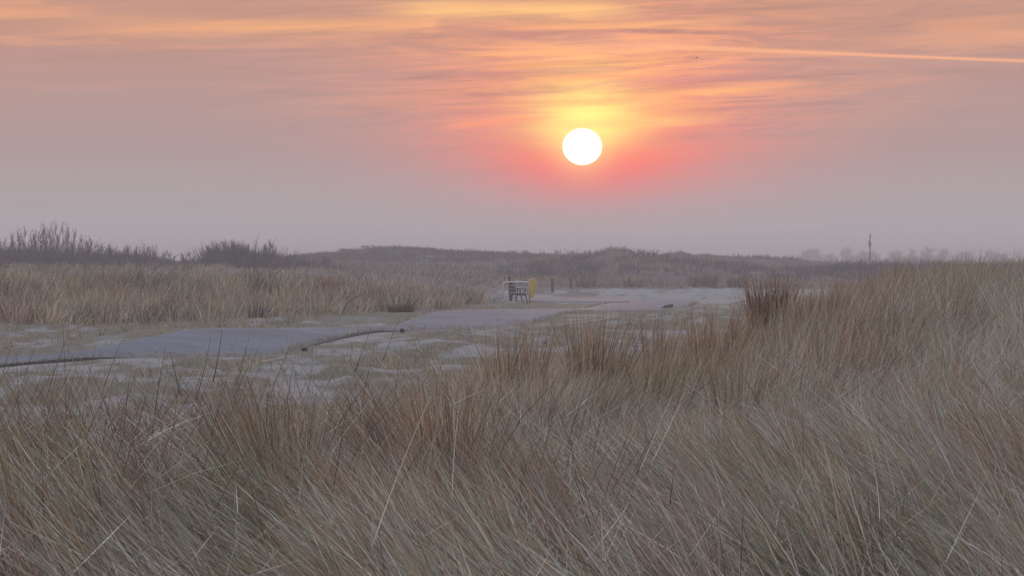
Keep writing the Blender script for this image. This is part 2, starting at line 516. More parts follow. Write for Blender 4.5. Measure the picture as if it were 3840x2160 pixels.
def height(X, Y, bumps=True):
    X = np.asarray(X, float); Y = np.asarray(Y, float)
    sh = X.shape
    X = X.ravel(); Y = Y.ravel()
    Ys = np.maximum(Y, 3.0)
    px = 512 + X * F / np.maximum(Ys, 8)
    px = np.clip(px, -900, 1900)
    zb = base_ctrl(np.clip(px, -350, 1300), np.minimum(Ys, 700))
    zf, w = fg_height(px, Ys)
    z = zb * (1 - w) + zf * w
    z = np.where(Y < 9, np.minimum(z, -0.12), z)
    far = sstep(Ys, 520, 760)
    z = z * (1 - far) + 0.85 * far
    if bumps:
        zone = sstep(Y, 30, 40) * (1 - sstep(Y, 255, 270))
        n = 0.26 * fbm(X / 3.2, Y / 4.5, 3, 4) + (0.10 + 0.16 * zone) * fbm(X / 0.75, Y / 1.3, 9, 3)
        amp = 0.55 + 0.45 * sstep(Y, 30, 45)
        amp = amp * (1 + 0.4 * sstep(Y, 180, 230) + 1.3 * sstep(Y, 265, 330))
        amp = amp * (1 - 0.75 * sstep(Y, 500, 700))
        z = z + n * amp
    return z.reshape(sh)

PMX, PMZ = None, None
def ground_z(X, Y):
    X = np.asarray(X, float); Y = np.asarray(Y, float)
    z = height(X, Y)
    m, pz = path_mask(X, Y)
    m = m.reshape(z.shape); pz = pz.reshape(z.shape)
    return z * (1 - m) + (pz - 0.065) * m

def gz(x, y):
    return float(ground_z(np.array([x]), np.array([y]))[0])

NR, NC = 430, 420
s = np.linspace(0, 1, NR)
rows = np.concatenate([np.linspace(-40, 6, 14, endpoint=False), np.geomspace(6, 33, 80, endpoint=False), np.geomspace(33, 130, 290, endpoint=False), np.geomspace(130, 760, 190), np.geomspace(800, 9000, 26)])
NRr = len(rows)
q = np.linspace(-1, 1, NC)
q = 0.55 * q + 0.45 * q ** 3
YY = np.repeat(rows[:, None], NC, 1)
XX = q[None, :] * (0.42 * np.maximum(YY, 0) + 26)
ZZ = ground_z(XX, YY)
idx = np.arange(NRr * NC).reshape(NRr, NC)
Qd = np.stack([idx[:-1, :-1], idx[:-1, 1:], idx[1:, 1:], idx[1:, :-1]], -1).reshape(-1, 4)
# cover: how mossy / grassy the sand is (what grows there)
PXX = 512 + XX * F / np.maximum(YY, 8)
ybb = np.interp(PXX, PX, YB)
cover = 0.545 + 0.55 * fbm(XX / 2.2, YY / 6.0, 41, 4) + 1.9 * fbm(XX / 0.6, YY / 2.2, 47, 3)
cover = np.where(YY < ybb * 1.02, 0.85, cover)
strip = sstep(PXX, 575, 625) * sstep(YY, 168, 182) * (1 - sstep(YY, 250, 262))
cover = cover - 0.5 * strip
beh = sstep(YY, 240, 262)
cover = cover * (1 - beh) + 0.95 * beh
bl = sstep(YY, 104, 118) * (1 - sstep(PXX, 440, 520))
cover = cover * (1 - bl) + 0.8 * bl
isl = np.exp(-((PXX - 540) / 60) ** 2 - ((YY - 160) / 12) ** 2)
cover = cover + 0.5 * isl
near = sstep(YY, 78, 96) * (1 - sstep(YY, 100, 118)) * (1 - sstep(PXX, 150, 330))
cover = cover + 0.25 * near
cover = np.clip(cover, 0, 1)
heath = sstep(YY, 205, 285)
litter = 1 - sstep(YY, ybb * 0.97, ybb * 1.05)  # litter under the grass, also masks painted shade between blades
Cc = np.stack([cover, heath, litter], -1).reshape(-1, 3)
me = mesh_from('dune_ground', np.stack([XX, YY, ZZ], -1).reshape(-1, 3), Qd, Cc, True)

mg = bpy.data.materials.new('sand_and_moss')
mg.use_nodes = True
N = NT(mg.node_tree)
at_ = N.n('ShaderNodeAttribute', attribute_name='Col')
sp = N.n('ShaderNodeSeparateColor')
N.link(at_.outputs['Color'], sp.inputs[0])
co = N.n('ShaderNodeTexCoord').outputs['Object']
vm = N.n('ShaderNodeVectorMath', operation='MULTIPLY')
N.link(co, vm.inputs[0])
vm.inputs[1].default_value = (1.0, 0.35, 1.0)       # patches drawn out along the prevailing wind
cs = vm.outputs[0]
nf = N.noise(cs, 2.2, 6.0, 0.65)
nn = N.noise(cs, 7.0, 6.0, 0.72)
nc_ = N.noise(co, 0.35, 4.0, 0.6)
mk = N.m('ADD', sp.outputs[0], N.m('ADD', N.m('MULTIPLY', N.m('SUBTRACT', nf, 0.5), 1.5), N.m('MULTIPLY', N.m('SUBTRACT', nn, 0.5), 1.7)))
mk = N.smooth(mk, 0.18, 0.70)
sand = N.mix(N.smooth(nn, 0.3, 0.75), (0.26, 0.25, 0.24, 1), (0.40, 0.39, 0.38, 1))
moss = N.mix(N.smooth(nf, 0.3, 0.7), (0.150, 0.142, 0.095, 1), (0.22, 0.195, 0.150, 1))
moss = N.mix(N.smooth(nc_, 0.45, 0.65, 0.0, 0.6), moss, (0.20, 0.145, 0.11, 1))
heath_c = N.mix(N.smooth(nc_, 0.35, 0.65), (0.115, 0.088, 0.088, 1), (0.150, 0.122, 0.105, 1))
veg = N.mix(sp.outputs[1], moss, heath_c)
veg = N.mix(sp.outputs[2], veg, N.mix(N.smooth(nn, 0.3, 0.7), (0.045, 0.034, 0.028, 1), (0.10, 0.078, 0.06, 1)))  # brown litter, darkened further as painted shade in the grass gaps
b = N.n('ShaderNodeBsdfPrincipled')
b.inputs['Roughness'].default_value = 0.9
b.inputs['Specular IOR Level'].default_value = 0.15
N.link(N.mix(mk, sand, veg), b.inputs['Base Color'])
bp = N.n('ShaderNodeBump')
bp.inputs['Strength'].default_value = 0.6
bp.inputs['Distance'].default_value = 0.05
N.link(N.m('ADD', nn, N.m('MULTIPLY', mk, 0.5)), bp.inputs['Height'])
N.link(bp.outputs[0], b.inputs['Normal'])
o = N.n('ShaderNodeOutputMaterial')
N.link(b.outputs[0], o.inputs[0])
ground = link('ground', me, mg)
tag(ground, 'pale sand dunes patched with moss and dry turf', 'ground', kind='structure')

# ================================================================== path
mp = bpy.data.materials.new('path_surface')
mp.use_nodes = True
N = NT(mp.node_tree)
co = N.n('ShaderNodeTexCoord').outputs['Object']
n_a = N.noise(co, 0.8, 5.0, 0.6)
n_b = N.noise(co, 30.0, 3.0, 0.6)
b = N.n('ShaderNodeBsdfPrincipled')
c1 = N.mix(N.smooth(n_a, 0.3, 0.7), (0.198, 0.208, 0.246, 1), (0.240, 0.246, 0.280, 1))
n_w = N.noise(co, 0.22, 4.0, 0.6)
c1 = N.mix(N.smooth(n_w, 0.40, 0.62, 0, 0.42), c1, (0.135, 0.142, 0.168, 1))      # old damp stains
c1 = N.mix(N.smooth(n_a, 0.60, 0.72, 0, 0.55), c1, (0.25, 0.245, 0.25, 1))
c1 = N.mix(N.smooth(n_b, 0.35, 0.65, 0, 0.22), c1, (0.12, 0.125, 0.15, 1))
pe = N.n('ShaderNodeAttribute', attribute_name='Col')
pes = N.n('ShaderNodeSeparateColor')
N.link(pe.outputs['Color'], pes.inputs[0])
n_d = N.noise(co, 1.6, 6.0, 0.72)
drift = N.smooth(N.m('ADD', N.m('MULTIPLY', pes.outputs[0], 0.55), N.m('SUBTRACT', n_d, 0.5)), 0.30, 0.62, 0.0, 0.7)
N.link(N.mix(drift, c1, (0.33, 0.315, 0.30, 1)), b.inputs['Base Color'])     # blown sand along the edges
b.inputs['Roughness'].default_value = 0.8
b.inputs['Specular IOR Level'].default_value = 0.04
bp = N.n('ShaderNodeBump')
bp.inputs['Strength'].default_value = 0.25
bp.inputs['Distance'].default_value = 0.01
N.link(n_b, bp.inputs['Height'])
N.link(bp.outputs[0], b.inputs['Normal'])
o = N.n('ShaderNodeOutputMaterial')
N.link(b.outputs[0], o.inputs[0])

V, Q, PC = [], [], []
nacross = 8
for i, (l, r) in enumerate(zip(PL, PR)):
    for k in range(nacross + 1):
        p = r.lerp(l, k / nacross)
        crown = 0.03 * math.sin(math.pi * k / nacross)
        wob = 0.12 * (random.random() - 0.5) if k in (0, nacross) else 0
        PC.append((abs(2 * k / nacross - 1) ** 2.5, 0, 0))
        V.append((p.x + wob, p.y + wob, p.z + crown))
    # skirts
    V.append((V[-1 - nacross][0], V[-1 - nacross][1], r.z - 0.4))
    V.append((V[-2][0], V[-2][1], l.z - 0.4))
    PC += [(1, 0, 0)] * 2
st = nacross + 3
for i in range(len(PL) - 1):
    a, c = i * st, (i + 1) * st
    for k in range(nacross):
        Q.append((a + k, a + k + 1, c + k + 1, c + k))
    Q.append((a + nacross + 1, a, c, c + nacross + 1))
    Q.append((a + nacross, a + nacross + 2, c + nacross + 2, c + nacross))
path = link('path', mesh_from('path', V, Q, np.array(PC), True), mp)
tag(path, 'pale grey winding footpath between the dunes', 'path', kind='structure')
def edge_shade(i0, i1, h, th=0.09):  # dark strip along the near edge, painting the path slab's shaded side
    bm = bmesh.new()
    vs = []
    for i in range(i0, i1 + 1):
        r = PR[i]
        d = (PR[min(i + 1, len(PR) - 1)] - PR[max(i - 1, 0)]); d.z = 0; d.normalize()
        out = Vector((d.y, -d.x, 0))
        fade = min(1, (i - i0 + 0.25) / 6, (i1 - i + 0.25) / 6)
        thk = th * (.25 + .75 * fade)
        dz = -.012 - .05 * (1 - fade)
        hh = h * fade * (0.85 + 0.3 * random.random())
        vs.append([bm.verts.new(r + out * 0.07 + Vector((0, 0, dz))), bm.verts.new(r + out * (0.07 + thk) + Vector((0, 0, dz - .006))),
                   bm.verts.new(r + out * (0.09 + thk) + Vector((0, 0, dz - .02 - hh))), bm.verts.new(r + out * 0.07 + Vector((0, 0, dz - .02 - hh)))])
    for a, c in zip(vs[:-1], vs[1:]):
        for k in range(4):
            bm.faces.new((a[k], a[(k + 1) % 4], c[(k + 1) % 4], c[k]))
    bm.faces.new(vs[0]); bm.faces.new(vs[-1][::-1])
    o = bm_obj('edge_shade_strip', bm, M_EDGE_SHADE, path)
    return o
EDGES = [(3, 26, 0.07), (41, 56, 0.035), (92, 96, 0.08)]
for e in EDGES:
    edge_shade(*e)

# ================================================================== grass
PAL = {
    'straw': (0.55, 0.485, 0.355), 'pale': (0.70, 0.675, 0.59), 'grey': (0.45, 0.45, 0.39), 'green': (0.31, 0.34, 0.235), 'mauve': (0.105, 0.096, 0.135),
    'olive': (0.345, 0.312, 0.185), 'tan': (0.47, 0.36, 0.245), 'rust': (0.365, 0.232, 0.15), 'dark': (0.12, 0.09, 0.07), 'umber': (0.22, 0.155, 0.115)}
PK = list(PAL)
PV = np.array([PAL[k] for k in PK]) * 0.94

def pick(weights, n):
    w = np.array([weights.get(k, 0) for k in PK], float)
    c = PV[rng.choice(len(PK), n, p=w / w.sum())]
    return c * rng.uniform(0.55, 1.4, (n, 1)) * rng.uniform(0.95, 1.05, (n, 3))

def blades(base, L, width, lean, az, droop, col, nseg=3, yaw=None, basecol=None):
    """ribbons: base (n,3); lean = horizontal fraction at the root, droop = extra horizontal bend at the tip"""
    n = len(base)
    t = np.linspace(0, 1, nseg + 1)
    ca, sa = np.cos(az), np.sin(az)
    hor = lean[:, None] * t + droop[:, None] * t ** 2
    ver = np.sqrt(np.clip(1 - np.clip(lean, 0, .97) ** 2, 0.05, 1))[:, None] * t - 0.35 * np.abs(droop)[:, None] * t ** 2
    P = np.empty((n, nseg + 1, 3))
    P[:, :, 0] = base[:, None, 0] + L[:, None] * hor * ca[:, None]
    P[:, :, 1] = base[:, None, 1] + L[:, None] * hor * sa[:, None]
    P[:, :, 2] = base[:, None, 2] + L[:, None] * ver
    if yaw is None:
        yaw = rng.uniform(-1.1, 1.1, n)
    # width axis: horizontal-ish, square to the blade
    w = np.stack([np.cos(yaw), np.sin(yaw), np.zeros(n)], -1)
    d = P[:, -1] - P[:, 0]
    d /= np.linalg.norm(d, axis=1, keepdims=True) + 1e-9
    w = w - d * (w * d).sum(1, keepdims=True)
    w /= np.linalg.norm(w, axis=1, keepdims=True) + 1e-9
    taper = np.interp(t, [0, 0.35, 0.75, 1], [0.8, 1.0, 0.7, 0.12])
    off = w[:, None, :] * (width[:, None] * taper * 0.5)[:, :, None]
    V = np.stack([P - off, P + off], 2).reshape(-1, 3)
    k = np.arange(n)[:, None] * (2 * (nseg + 1)) + np.arange(nseg)[None, :] * 2
    Q = np.stack([k, k + 1, k + 3, k + 2], -1).reshape(-1, 4)
    C = np.repeat(col[:, None, :], nseg + 1, 1)
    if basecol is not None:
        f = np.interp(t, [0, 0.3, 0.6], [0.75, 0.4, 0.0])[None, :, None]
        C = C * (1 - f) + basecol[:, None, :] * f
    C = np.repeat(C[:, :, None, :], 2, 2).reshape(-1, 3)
    return V, Q, C

class Bag:
    def __init__(s): s.V, s.Q, s.C, s.n = [], [], [], 0
    def add(s, r):
        V, Q, C = r
        s.V.append(V); s.Q.append(Q + s.n); s.C.append(C); s.n += len(V)
    def mesh(s, name):
        return mesh_from(name, np.concatenate(s.V), np.concatenate(s.Q), np.concatenate(s.C))

def tussock_blades(cx, cy, n, R, Lm, wd, weights, wind_az, wind, nseg=3, spread=0.45, z=None, lvar=0.25, jit=0.13, drp=1.0):
    """blades of one tussock (arrays broadcast over many tussocks when cx is an array)"""
    cx = np.atleast_1d(cx); cy = np.atleast_1d(cy)
    k = len(cx)
    tid = np.repeat(np.arange(k), n)
    N_ = len(tid)
    ang = rng.uniform(0, 2 * np.pi, N_)
    rr = R * np.sqrt(rng.uniform(0, 1, N_)) if np.isscalar(R) else R[tid] * np.sqrt(rng.uniform(0, 1, N_))
    x = cx[tid] + rr * np.cos(ang); y = cy[tid] + rr * np.sin(ang)
    zz = ground_z(x, y) - 0.02 if z is None else np.full(N_, z)
    Lt = (Lm if np.isscalar(Lm) else Lm[tid]) * np.clip(rng.normal(1, lvar, N_), 0.35, 1.35)
    # outward fan + wind
    wa = wind_az if np.isscalar(wind_az) else wind_az[tid]
    wi = wind if np.isscalar(wind) else wind[tid]
    vx = spread * np.cos(ang) * rng.uniform(0.2, 1.0, N_) + wi * np.cos(wa) + rng.normal(0, jit, N_)
    vy = spread * np.sin(ang) * rng.uniform(0.2, 1.0, N_) + wi * np.sin(wa) + rng.normal(0, jit, N_)
    lean = np.clip(np.hypot(vx, vy), 0.02, 0.93)
    az_ = np.arctan2(vy, vx)
    droop = drp * rng.gamma(1.6, 0.10, N_) * (0.5 + lean)
    col = pick(weights, N_)
    shade = 1 + (rng.uniform(-0.30, 0.24, k))[tid]
    hue = (rng.normal(0, 0.05 if k > 1 else 0.012, (k, 3)))[tid]
    col = np.clip(col * shade[:, None] * (1 + hue), 0.02, 0.8)
    return np.stack([x, y, zz], -1), Lt, wd * rng.uniform(0.65, 1.35, N_), lean, az_, droop, col

W_FG = {'straw': 24, 'pale': 14, 'grey': 22, 'green': 12, 'olive': 14, 'tan': 12, 'rust': 7, 'umber': 5}
W_UP = {'straw': 18, 'pale': 5, 'grey': 14, 'green': 5, 'olive': 9, 'tan': 30, 'rust': 16, 'umber': 7}
W_RT = {'straw': 24, 'pale': 8, 'grey': 26, 'green': 14, 'olive': 12, 'tan': 14, 'rust': 6}
W_RED = {'rust': 40, 'umber': 22, 'tan': 34, 'dark': 6, 'straw': 14, 'grey': 6}
W_OLV = {'olive': 30, 'dark': 22, 'grey': 20, 'umber': 14, 'mauve': 24}
W_MAUVE = {'mauve': 10, 'dark': 3, 'umber': 2}
W_GREY = {'pale': 20, 'grey': 30, 'green': 12, 'straw': 20, 'olive': 6}
W_BACK = {'straw': 22, 'tan': 30, 'olive': 22, 'grey': 14, 'rust': 8, 'umber': 6}
W_FAR = {'umber': 34, 'dark': 10, 'rust': 38, 'olive': 8, 'tan': 14}

def scatter(n, y0, y1, pxlo, pxhi, marg=1.6):
    """n points spread evenly over ground area between two distances"""
    u = rng.uniform(0, 1, n * 2)
    Y = np.sqrt(y0 ** 2 + u * (y1 ** 2 - y0 ** 2))
    x0 = (pxlo - 512) * Y / F - marg; x1 = (pxhi - 512) * Y / F + marg
    X = x0 + rng.uniform(0, 1, n * 2) * (x1 - x0)
    return X[:n], Y[:n]

def wind_field(X, Y):
    """lean direction and strength: to the left in front, to the right on the dune shoulder"""
    px = 512 + X * F / Y
    back = sstep(Y, 22, 34) * sstep(px, 380, 640)
    back = back * (1 - 0.55 * sstep(px, 860, 1000) * (1 - sstep(Y, 44, 56)))
    az = np.pi * (1 - back) + 0.25 * fbm(X / 1.5, Y / 2.5, 71, 3) * 4
    az = az + np.where(back > 0.5, 0.0, 0.2)
    st = 0.66 + 1.1 * fbm(X / 1.2, Y / 2.2, 73, 3)
    st = st * (1 - 0.40 * back) * (1 - 0.45 * sstep(Y, 20, 27) * (1 - sstep(px, 520, 700)))
    return az, np.clip(st, 0.05, 0.85)

grass = Bag()
# --- tussocks of the foreground dune
X, Y = scatter(1150, 11.8, 34, -20, 1044)
px = 512 + X * F / Y
yb = np.interp(px, PX, YB)
thin = (1 - sstep(px, 420, 620)) * sstep(Y, yb * .72, yb * .95)
keep = (Y < yb * 1.02) & (rng.uniform(0, 1, len(X)) < 1 - 0.75 * thin - .15 * sstep(Y, yb * .9, yb)) & (vnoise(X / .42, Y / .8, 57) > .33)
X, Y = X[keep], Y[keep]
wa, wi = wind_field(X, Y)
front = Y < 21
for sel, wts in ((front, W_FG), (~front, W_UP)):
    for lo, hi in ((0, 600), (600, 2000)):
        pxs = 512 + X * F / Y
        m = sel & (pxs >= (lo if lo else -9999)) & (pxs < hi)
        if not m.any(): continue
        w2 = W_RT if (lo == 600 and wts is W_FG) else wts
        idm = np.where(m)[0]
        kind = rng.uniform(0, 1, len(idm)) + .5 * fbm(X[idm] / 1.4, Y[idm] / 2.2, 83, 2)
        for ksel, w3 in ((kind < .17, W_RED), ((kind >= .17) & (kind < .40), W_GREY), (kind >= .40, w2)):
            q_ = idm[ksel]
            if not len(q_): continue
            low = 1 - .20 * sstep(Y[q_], 23, 29) * sstep(512 + X[q_] * F / Y[q_], 330, 470)
            B = tussock_blades(X[q_], Y[q_], 118, rng.uniform(.08, .24, len(q_)), rng.uniform(.40, .82, len(q_)) * low, .0050, w3, wa[q_], wi[q_], spread=.30)
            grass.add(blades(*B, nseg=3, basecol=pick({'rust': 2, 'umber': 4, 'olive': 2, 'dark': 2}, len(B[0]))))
# --- loose blades between them
X, Y = scatter(40000, 11.5, 36, -20, 1044)
px = 512 + X * F / Y
yb = np.interp(px, PX, YB)
keep = (Y < yb * 1.03) & (rng.uniform(0, 1, len(X)) > .8 * (1 - sstep(px, 420, 620)) * sstep(Y, yb * .72, yb * .92))
X, Y = X[keep], Y[keep]
wa, wi = wind_field(X, Y)
n = len(X)
vx = wi * np.cos(wa) + rng.normal(0, .28, n); vy = wi * np.sin(wa) + rng.normal(0, .28, n)
col = pick(W_FG, n)
grass.add(blades(np.stack([X, Y, ground_z(X, Y) - .02], -1), rng.uniform(.25, .72, n), rng.uniform(.0028, .0058, n),
                 np.clip(np.hypot(vx, vy), .02, .95), np.arctan2(vy, vx), rng.gamma(1.6, .12, n), col, nseg=2))
# --- flattened litter: old stems lying across each other
X, Y = scatter(7000, 12, 34, -20, 1044)
keep = Y < np.interp(512 + X * F / Y, PX, YB)
X, Y = X[keep], Y[keep]; n = len(X)
grass.add(blades(np.stack([X, Y, ground_z(X, Y) + rng.uniform(.1, .38, n)], -1), rng.uniform(.2, .55, n), rng.uniform(.003, .006, n),
                 rng.uniform(.75, .96, n), rng.uniform(0, 2 * np.pi, n), rng.normal(0, .12, n), pick({'pale': 5, 'straw': 4, 'grey': 4}, n), nseg=2))
# --- bleached stiff strands lying with the wind on top of the front grass
X, Y = scatter(5200, 12, 22, -20, 1044)
n0 = len(X)
keep = vnoise(X / .55, Y / 1.0, 171) > .45
X, Y = X[keep], Y[keep]; n = len(X)
wa, wi = wind_field(X, Y)
vx = np.clip(wi, .35, .8) * np.cos(wa) + rng.normal(0, .10, n); vy = np.clip(wi, .35, .8) * np.sin(wa) * .6 + rng.normal(0, .10, n)
grass.add(blades(np.stack([X, Y, ground_z(X, Y) + rng.uniform(0, .12, n)], -1), rng.uniform(.4, .8, n), rng.uniform(.0045, .0075, n),
                 np.clip(np.hypot(vx, vy), .02, .93), np.arctan2(vy, vx), rng.gamma(1.4, .05, n), pick({'pale': 6, 'grey': 4, 'straw': 3}, n), nseg=2, yaw=rng.uniform(-.5, .5, n)))
fg = link('marram_grass', grass.mesh('marram_grass'), M_GRASS)
tag(fg, 'dense wind-combed dry marram grass filling the foreground', 'grass', kind='stuff')

# --- grass on the dune shoulder on the right
grass = Bag()
X, Y = scatter(1500, 31, 72, 470, 1060, 1.0)
px = 512 + X * F / Y
yb = np.interp(px, PX, YB)
keep = (Y < yb * 1.04) & (Y > 31)
X, Y, px = X[keep], Y[keep], px[keep]
wa, wi = wind_field(X, Y)
grn = fbm(X / 2.5, Y / 5, 91, 3) + 0.35 * sstep(px, 820, 1000) - 0.5 * sstep(Y, 46, 62)
for m, wts in ((grn > 0.08, W_RT), (grn <= 0.08, W_UP)):
    if not m.any(): continue
    B = tussock_blades(X[m], Y[m], 78, rng.uniform(.12, .32, m.sum()), rng.uniform(.42, .72, m.sum()) * (.78 + .22 * sstep(px[m], 700, 860)), .0085, wts, wa[m], wi[m] * .8, spread=.38)
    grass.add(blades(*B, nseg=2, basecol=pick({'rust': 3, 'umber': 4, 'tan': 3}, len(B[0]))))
X, Y = scatter(26000, 31, 72, 480, 1060, 1.0)
px = 512 + X * F / Y
keep = Y < np.interp(px, PX, YB) * 1.03
X, Y = X[keep], Y[keep]; n = len(X)
wa, wi = wind_field(X, Y)
vx = wi * .8 * np.cos(wa) + rng.normal(0, .25, n); vy = wi * .8 * np.sin(wa) + rng.normal(0, .25, n)
grass.add(blades(np.stack([X, Y, ground_z(X, Y) - .02], -1), rng.uniform(.25, .58, n), rng.uniform(.006, .011, n),
                 np.clip(np.hypot(vx, vy), .02, .95), np.arctan2(vy, vx), rng.gamma(1.6, .12, n), pick(W_UP, n), nseg=2))
# feathery tufts thinning out towards the sand
X, Y = scatter(1300, 30, 58, 440, 900, 0.0)
px = 512 + X * F / Y
keep = (Y > np.interp(px, PX, YB) * .9) & (Y < np.interp(px, PX, YB) * 1.20) & (vnoise(X / .8, Y / 1.6, 97) > .40)
X, Y = X[keep], Y[keep]
for m, wts in ((rng.uniform(0, 1, len(X)) < .5, W_UP), (rng.uniform(0, 1, len(X)) < .6, {'tan': 5, 'rust': 4, 'straw': 3, 'umber': 1})):
    B = tussock_blades(X[m], Y[m], 46, rng.uniform(.06, .26, m.sum()), rng.uniform(.2, .52, m.sum()), .0075, wts, 0.3, .16, spread=.34, lvar=.4)
    grass.add(blades(*B, nseg=2))
X, Y = scatter(70, 33, 60, 600, 960, 0.0)
px = 512 + X * F / Y
keep = (Y > 33) & (Y < np.interp(px, PX, YB) * 1.02)
X, Y = X[keep], Y[keep]
B = tussock_blades(X, Y, 120, rng.uniform(.10, .30, len(X)), rng.uniform(.45, .74, len(X)), .008, {'rust': 6, 'tan': 4, 'umber': 3, 'straw': 1}, 0.4, .22, spread=.22, lvar=.35)
grass.add(blades(*B, nseg=2))
o = link('dune_grass', grass.mesh('dune_grass'), M_GRASS)
tag(o, 'brownish marram grass covering the dune shoulder on the right', 'grass', kind='stuff')

# --- short turf on the flat around the path
grass = Bag()
X, Y = scatter(60000, 36, 150, -10, 800, 1.0)
px = 512 + X * F / Y
m, _ = path_mask(X, Y)
cv_ = .57 + .55 * fbm(X / 2.2, Y / 6.0, 41, 4) + 1.9 * fbm(X / .6, Y / 2.2, 47, 3)
keep = (m < 0.05) & (Y > np.interp(px, PX, YB) * 1.0) & (cv_ > .45) & ~((Y > 165) & (px > 560))
X, Y = X[keep], Y[keep]; n = len(X)
grass.add(blades(np.stack([X, Y, ground_z(X, Y) - .01], -1), rng.uniform(.03, .11, n) * (1 + (rng.uniform(0, 1, n) > .95) * 1.2), rng.uniform(.008, .02, n) * np.sqrt(Y / 45),
                 rng.uniform(.1, .8, n), rng.uniform(0, 2 * np.pi, n), rng.gamma(1.5, .1, n), pick({'olive': 6, 'green': 4, 'grey': 4, 'tan': 4, 'straw': 3, 'umber': 1}, n), nseg=1))
# blades creeping over the path's edges
ex, ey = [], []
for P_, Q_ in ((PL, PR), (PR, PL)):
    for i_ in range(len(P_) - 1):
        nn_ = int((P_[i_ + 1] - P_[i_]).length * 16)
        for k_ in range(nn_):
            p_ = P_[i_].lerp(P_[i_ + 1], random.random())
            d_ = (Q_[i_] - P_[i_]).normalized() * random.gauss(-.12, .16)
            if p_.y < 175 and vnoise(p_.x / .9, p_.y / .9, 151) > .30:
                ex.append(p_.x + d_.x); ey.append(p_.y + d_.y)
X, Y = np.array(ex), np.array(ey); n = len(X)
mz, pz = path_mask(X, Y)
grass.add(blades(np.stack([X, Y, pz - .03], -1), rng.uniform(.04, .15, n), rng.uniform(.010, .020, n) * np.sqrt(Y / 60), rng.uniform(.1, .8, n), rng.uniform(0, 2 * np.pi, n),
                 rng.gamma(1.5, .1, n), pick({'olive': 6, 'green': 4, 'grey': 3, 'tan': 4, 'straw': 2, 'umber': 2}, n), nseg=1))
# little tufts standing in the turf
X, Y = scatter(3600, 34, 140, -10, 800, 1.0)
px = 512 + X * F / Y
keep = (path_mask(X, Y)[0] < .12) & (Y > np.interp(px, PX, YB) * 1.02) & (vnoise(X / 1.3, Y / 3.5, 131) > .38)
X, Y = X[keep], Y[keep]
B = tussock_blades(X, Y, 15, rng.uniform(.05, .22, len(X)), rng.uniform(.05, .22, len(X)), .012, {'olive': 6, 'green': 3, 'grey': 3, 'tan': 4, 'straw': 2, 'umber': 4, 'dark': 2}, 2.6, .2, spread=.6)
grass.add(blades(*B, nseg=1))
o = link('short_turf', grass.mesh('short_turf'), M_GRASS)
tag(o, 'short sparse turf and moss beside the footpath', 'turf', kind='stuff')

# --- tussock belt behind the path on the left
grass = Bag()
FRONT = ([-200, 0, 100, 300, 400, 440, 480, 520], [98, 100, 105, 113, 121, 132, 158, 185])
X, Y = scatter(1550, 98, 166, -30, 500, 2.0)
px = 512 + X * F / Y
keep = (Y > np.interp(px, *FRONT)) & ((vnoise(X / 2.2, Y / 4, 19) > .22) | (Y > 130)) & (path_mask(X, Y)[0] < .01)
X, Y = X[keep], Y[keep]
hh = rng.uniform(.42, .75, len(X)) * (0.75 + .4 * vnoise(X / 3, Y / 6, 23)) * (1 - .25 * sstep(Y, 150, 190))
dkp = vnoise(X / 2.0, Y / 5, 37) + .25 * rng.uniform(-1, 1, len(X))
for m, wts in ((dkp > .66, W_OLV), ((dkp <= .66) & (dkp > .58), W_RED), (dkp <= .58, W_BACK)):
    B = tussock_blades(X[m], Y[m], 38, rng.uniform(.2, .5, m.sum()), hh[m], .024, wts, 0.3, .08, spread=.36)
    grass.add(blades(*B, nseg=2))
o = link('tussock_belt', grass.mesh('tussock_belt'), M_GRASS)
tag(o, 'belt of tan marram tussocks behind the path on the left', 'grass', kind='stuff')

# --- low heath and grass on the rising ground behind
grass = Bag()
X, Y = scatter(7800, 162, 372, -30, 1054, 4.0)
px = 512 + X * F / Y
keep = ((px < 490) & (Y > 164)) | (Y > 258)
keep &= path_mask(X, Y)[0] < .01
X, Y = X[keep], Y[keep]
px = 512 + X * F / Y
left = px < 520
for m, wts in ((left & (vnoise(X / 6, Y / 14, 29) + .004 * (Y - 190) < .36), W_BACK), (left & (vnoise(X / 6, Y / 14, 29) + .004 * (Y - 190) >= .36), W_OLV), (~left, W_FAR)):
    if not m.any(): continue
    B = tussock_blades(X[m], Y[m], 17, rng.uniform(.35, .9, m.sum()), rng.uniform(.18, .42, m.sum()) * (1 - .35 * sstep(px[m], 640, 720)), .055, wts, 0.2, .08, spread=.5)
    grass.add(blades(*B, nseg=1))
o = link('heath', grass.mesh('heath'), M_HEATH)
tag(o, 'low brown heath and dry grass on the dunes far behind', 'heath', kind='stuff')

# --- grey scrub filling the skyline under the single shrubs
grass = Bag()
for (cnt_, y0, y1, p0, p1, h0, h1) in ((640, 255, 285, -20, 152, .5, 1.25), (320, 255, 275, 212, 284, .6, 1.35), (160, 282, 330, 500, 600, .25, .65), (200, 285, 330, 620, 900, .25, .65), (240, 275, 300, 150, 345, .25, .6),
                                      (2300, 372, 490, 290, 600, .12, .36), (520, 395, 450, 655, 800, .25, .6), (600, 640, 720, 760, 1060, .6, 1.5), (420, 290, 330, 815, 1040, .25, .6)):
    X, Y = scatter(cnt_, y0, y1, p0, p1, 0.0)
    B = tussock_blades(X, Y, 20, rng.uniform(.4, 1.1, cnt_), rng.uniform(h0, h1, cnt_) * (.55 + .9 * vnoise(X / 2.5, Y / 5, 63)), .00028 * (y0 + y1) / 2, W_MAUVE, 0.2, .05, spread=.45)
    grass.add(blades(*B, nseg=1))
o = link('scrub', grass.mesh('scrub'), M_HEATH)
tag(o, 'low grey-mauve leafless scrub along the hazy skyline', 'scrub', kind='stuff')

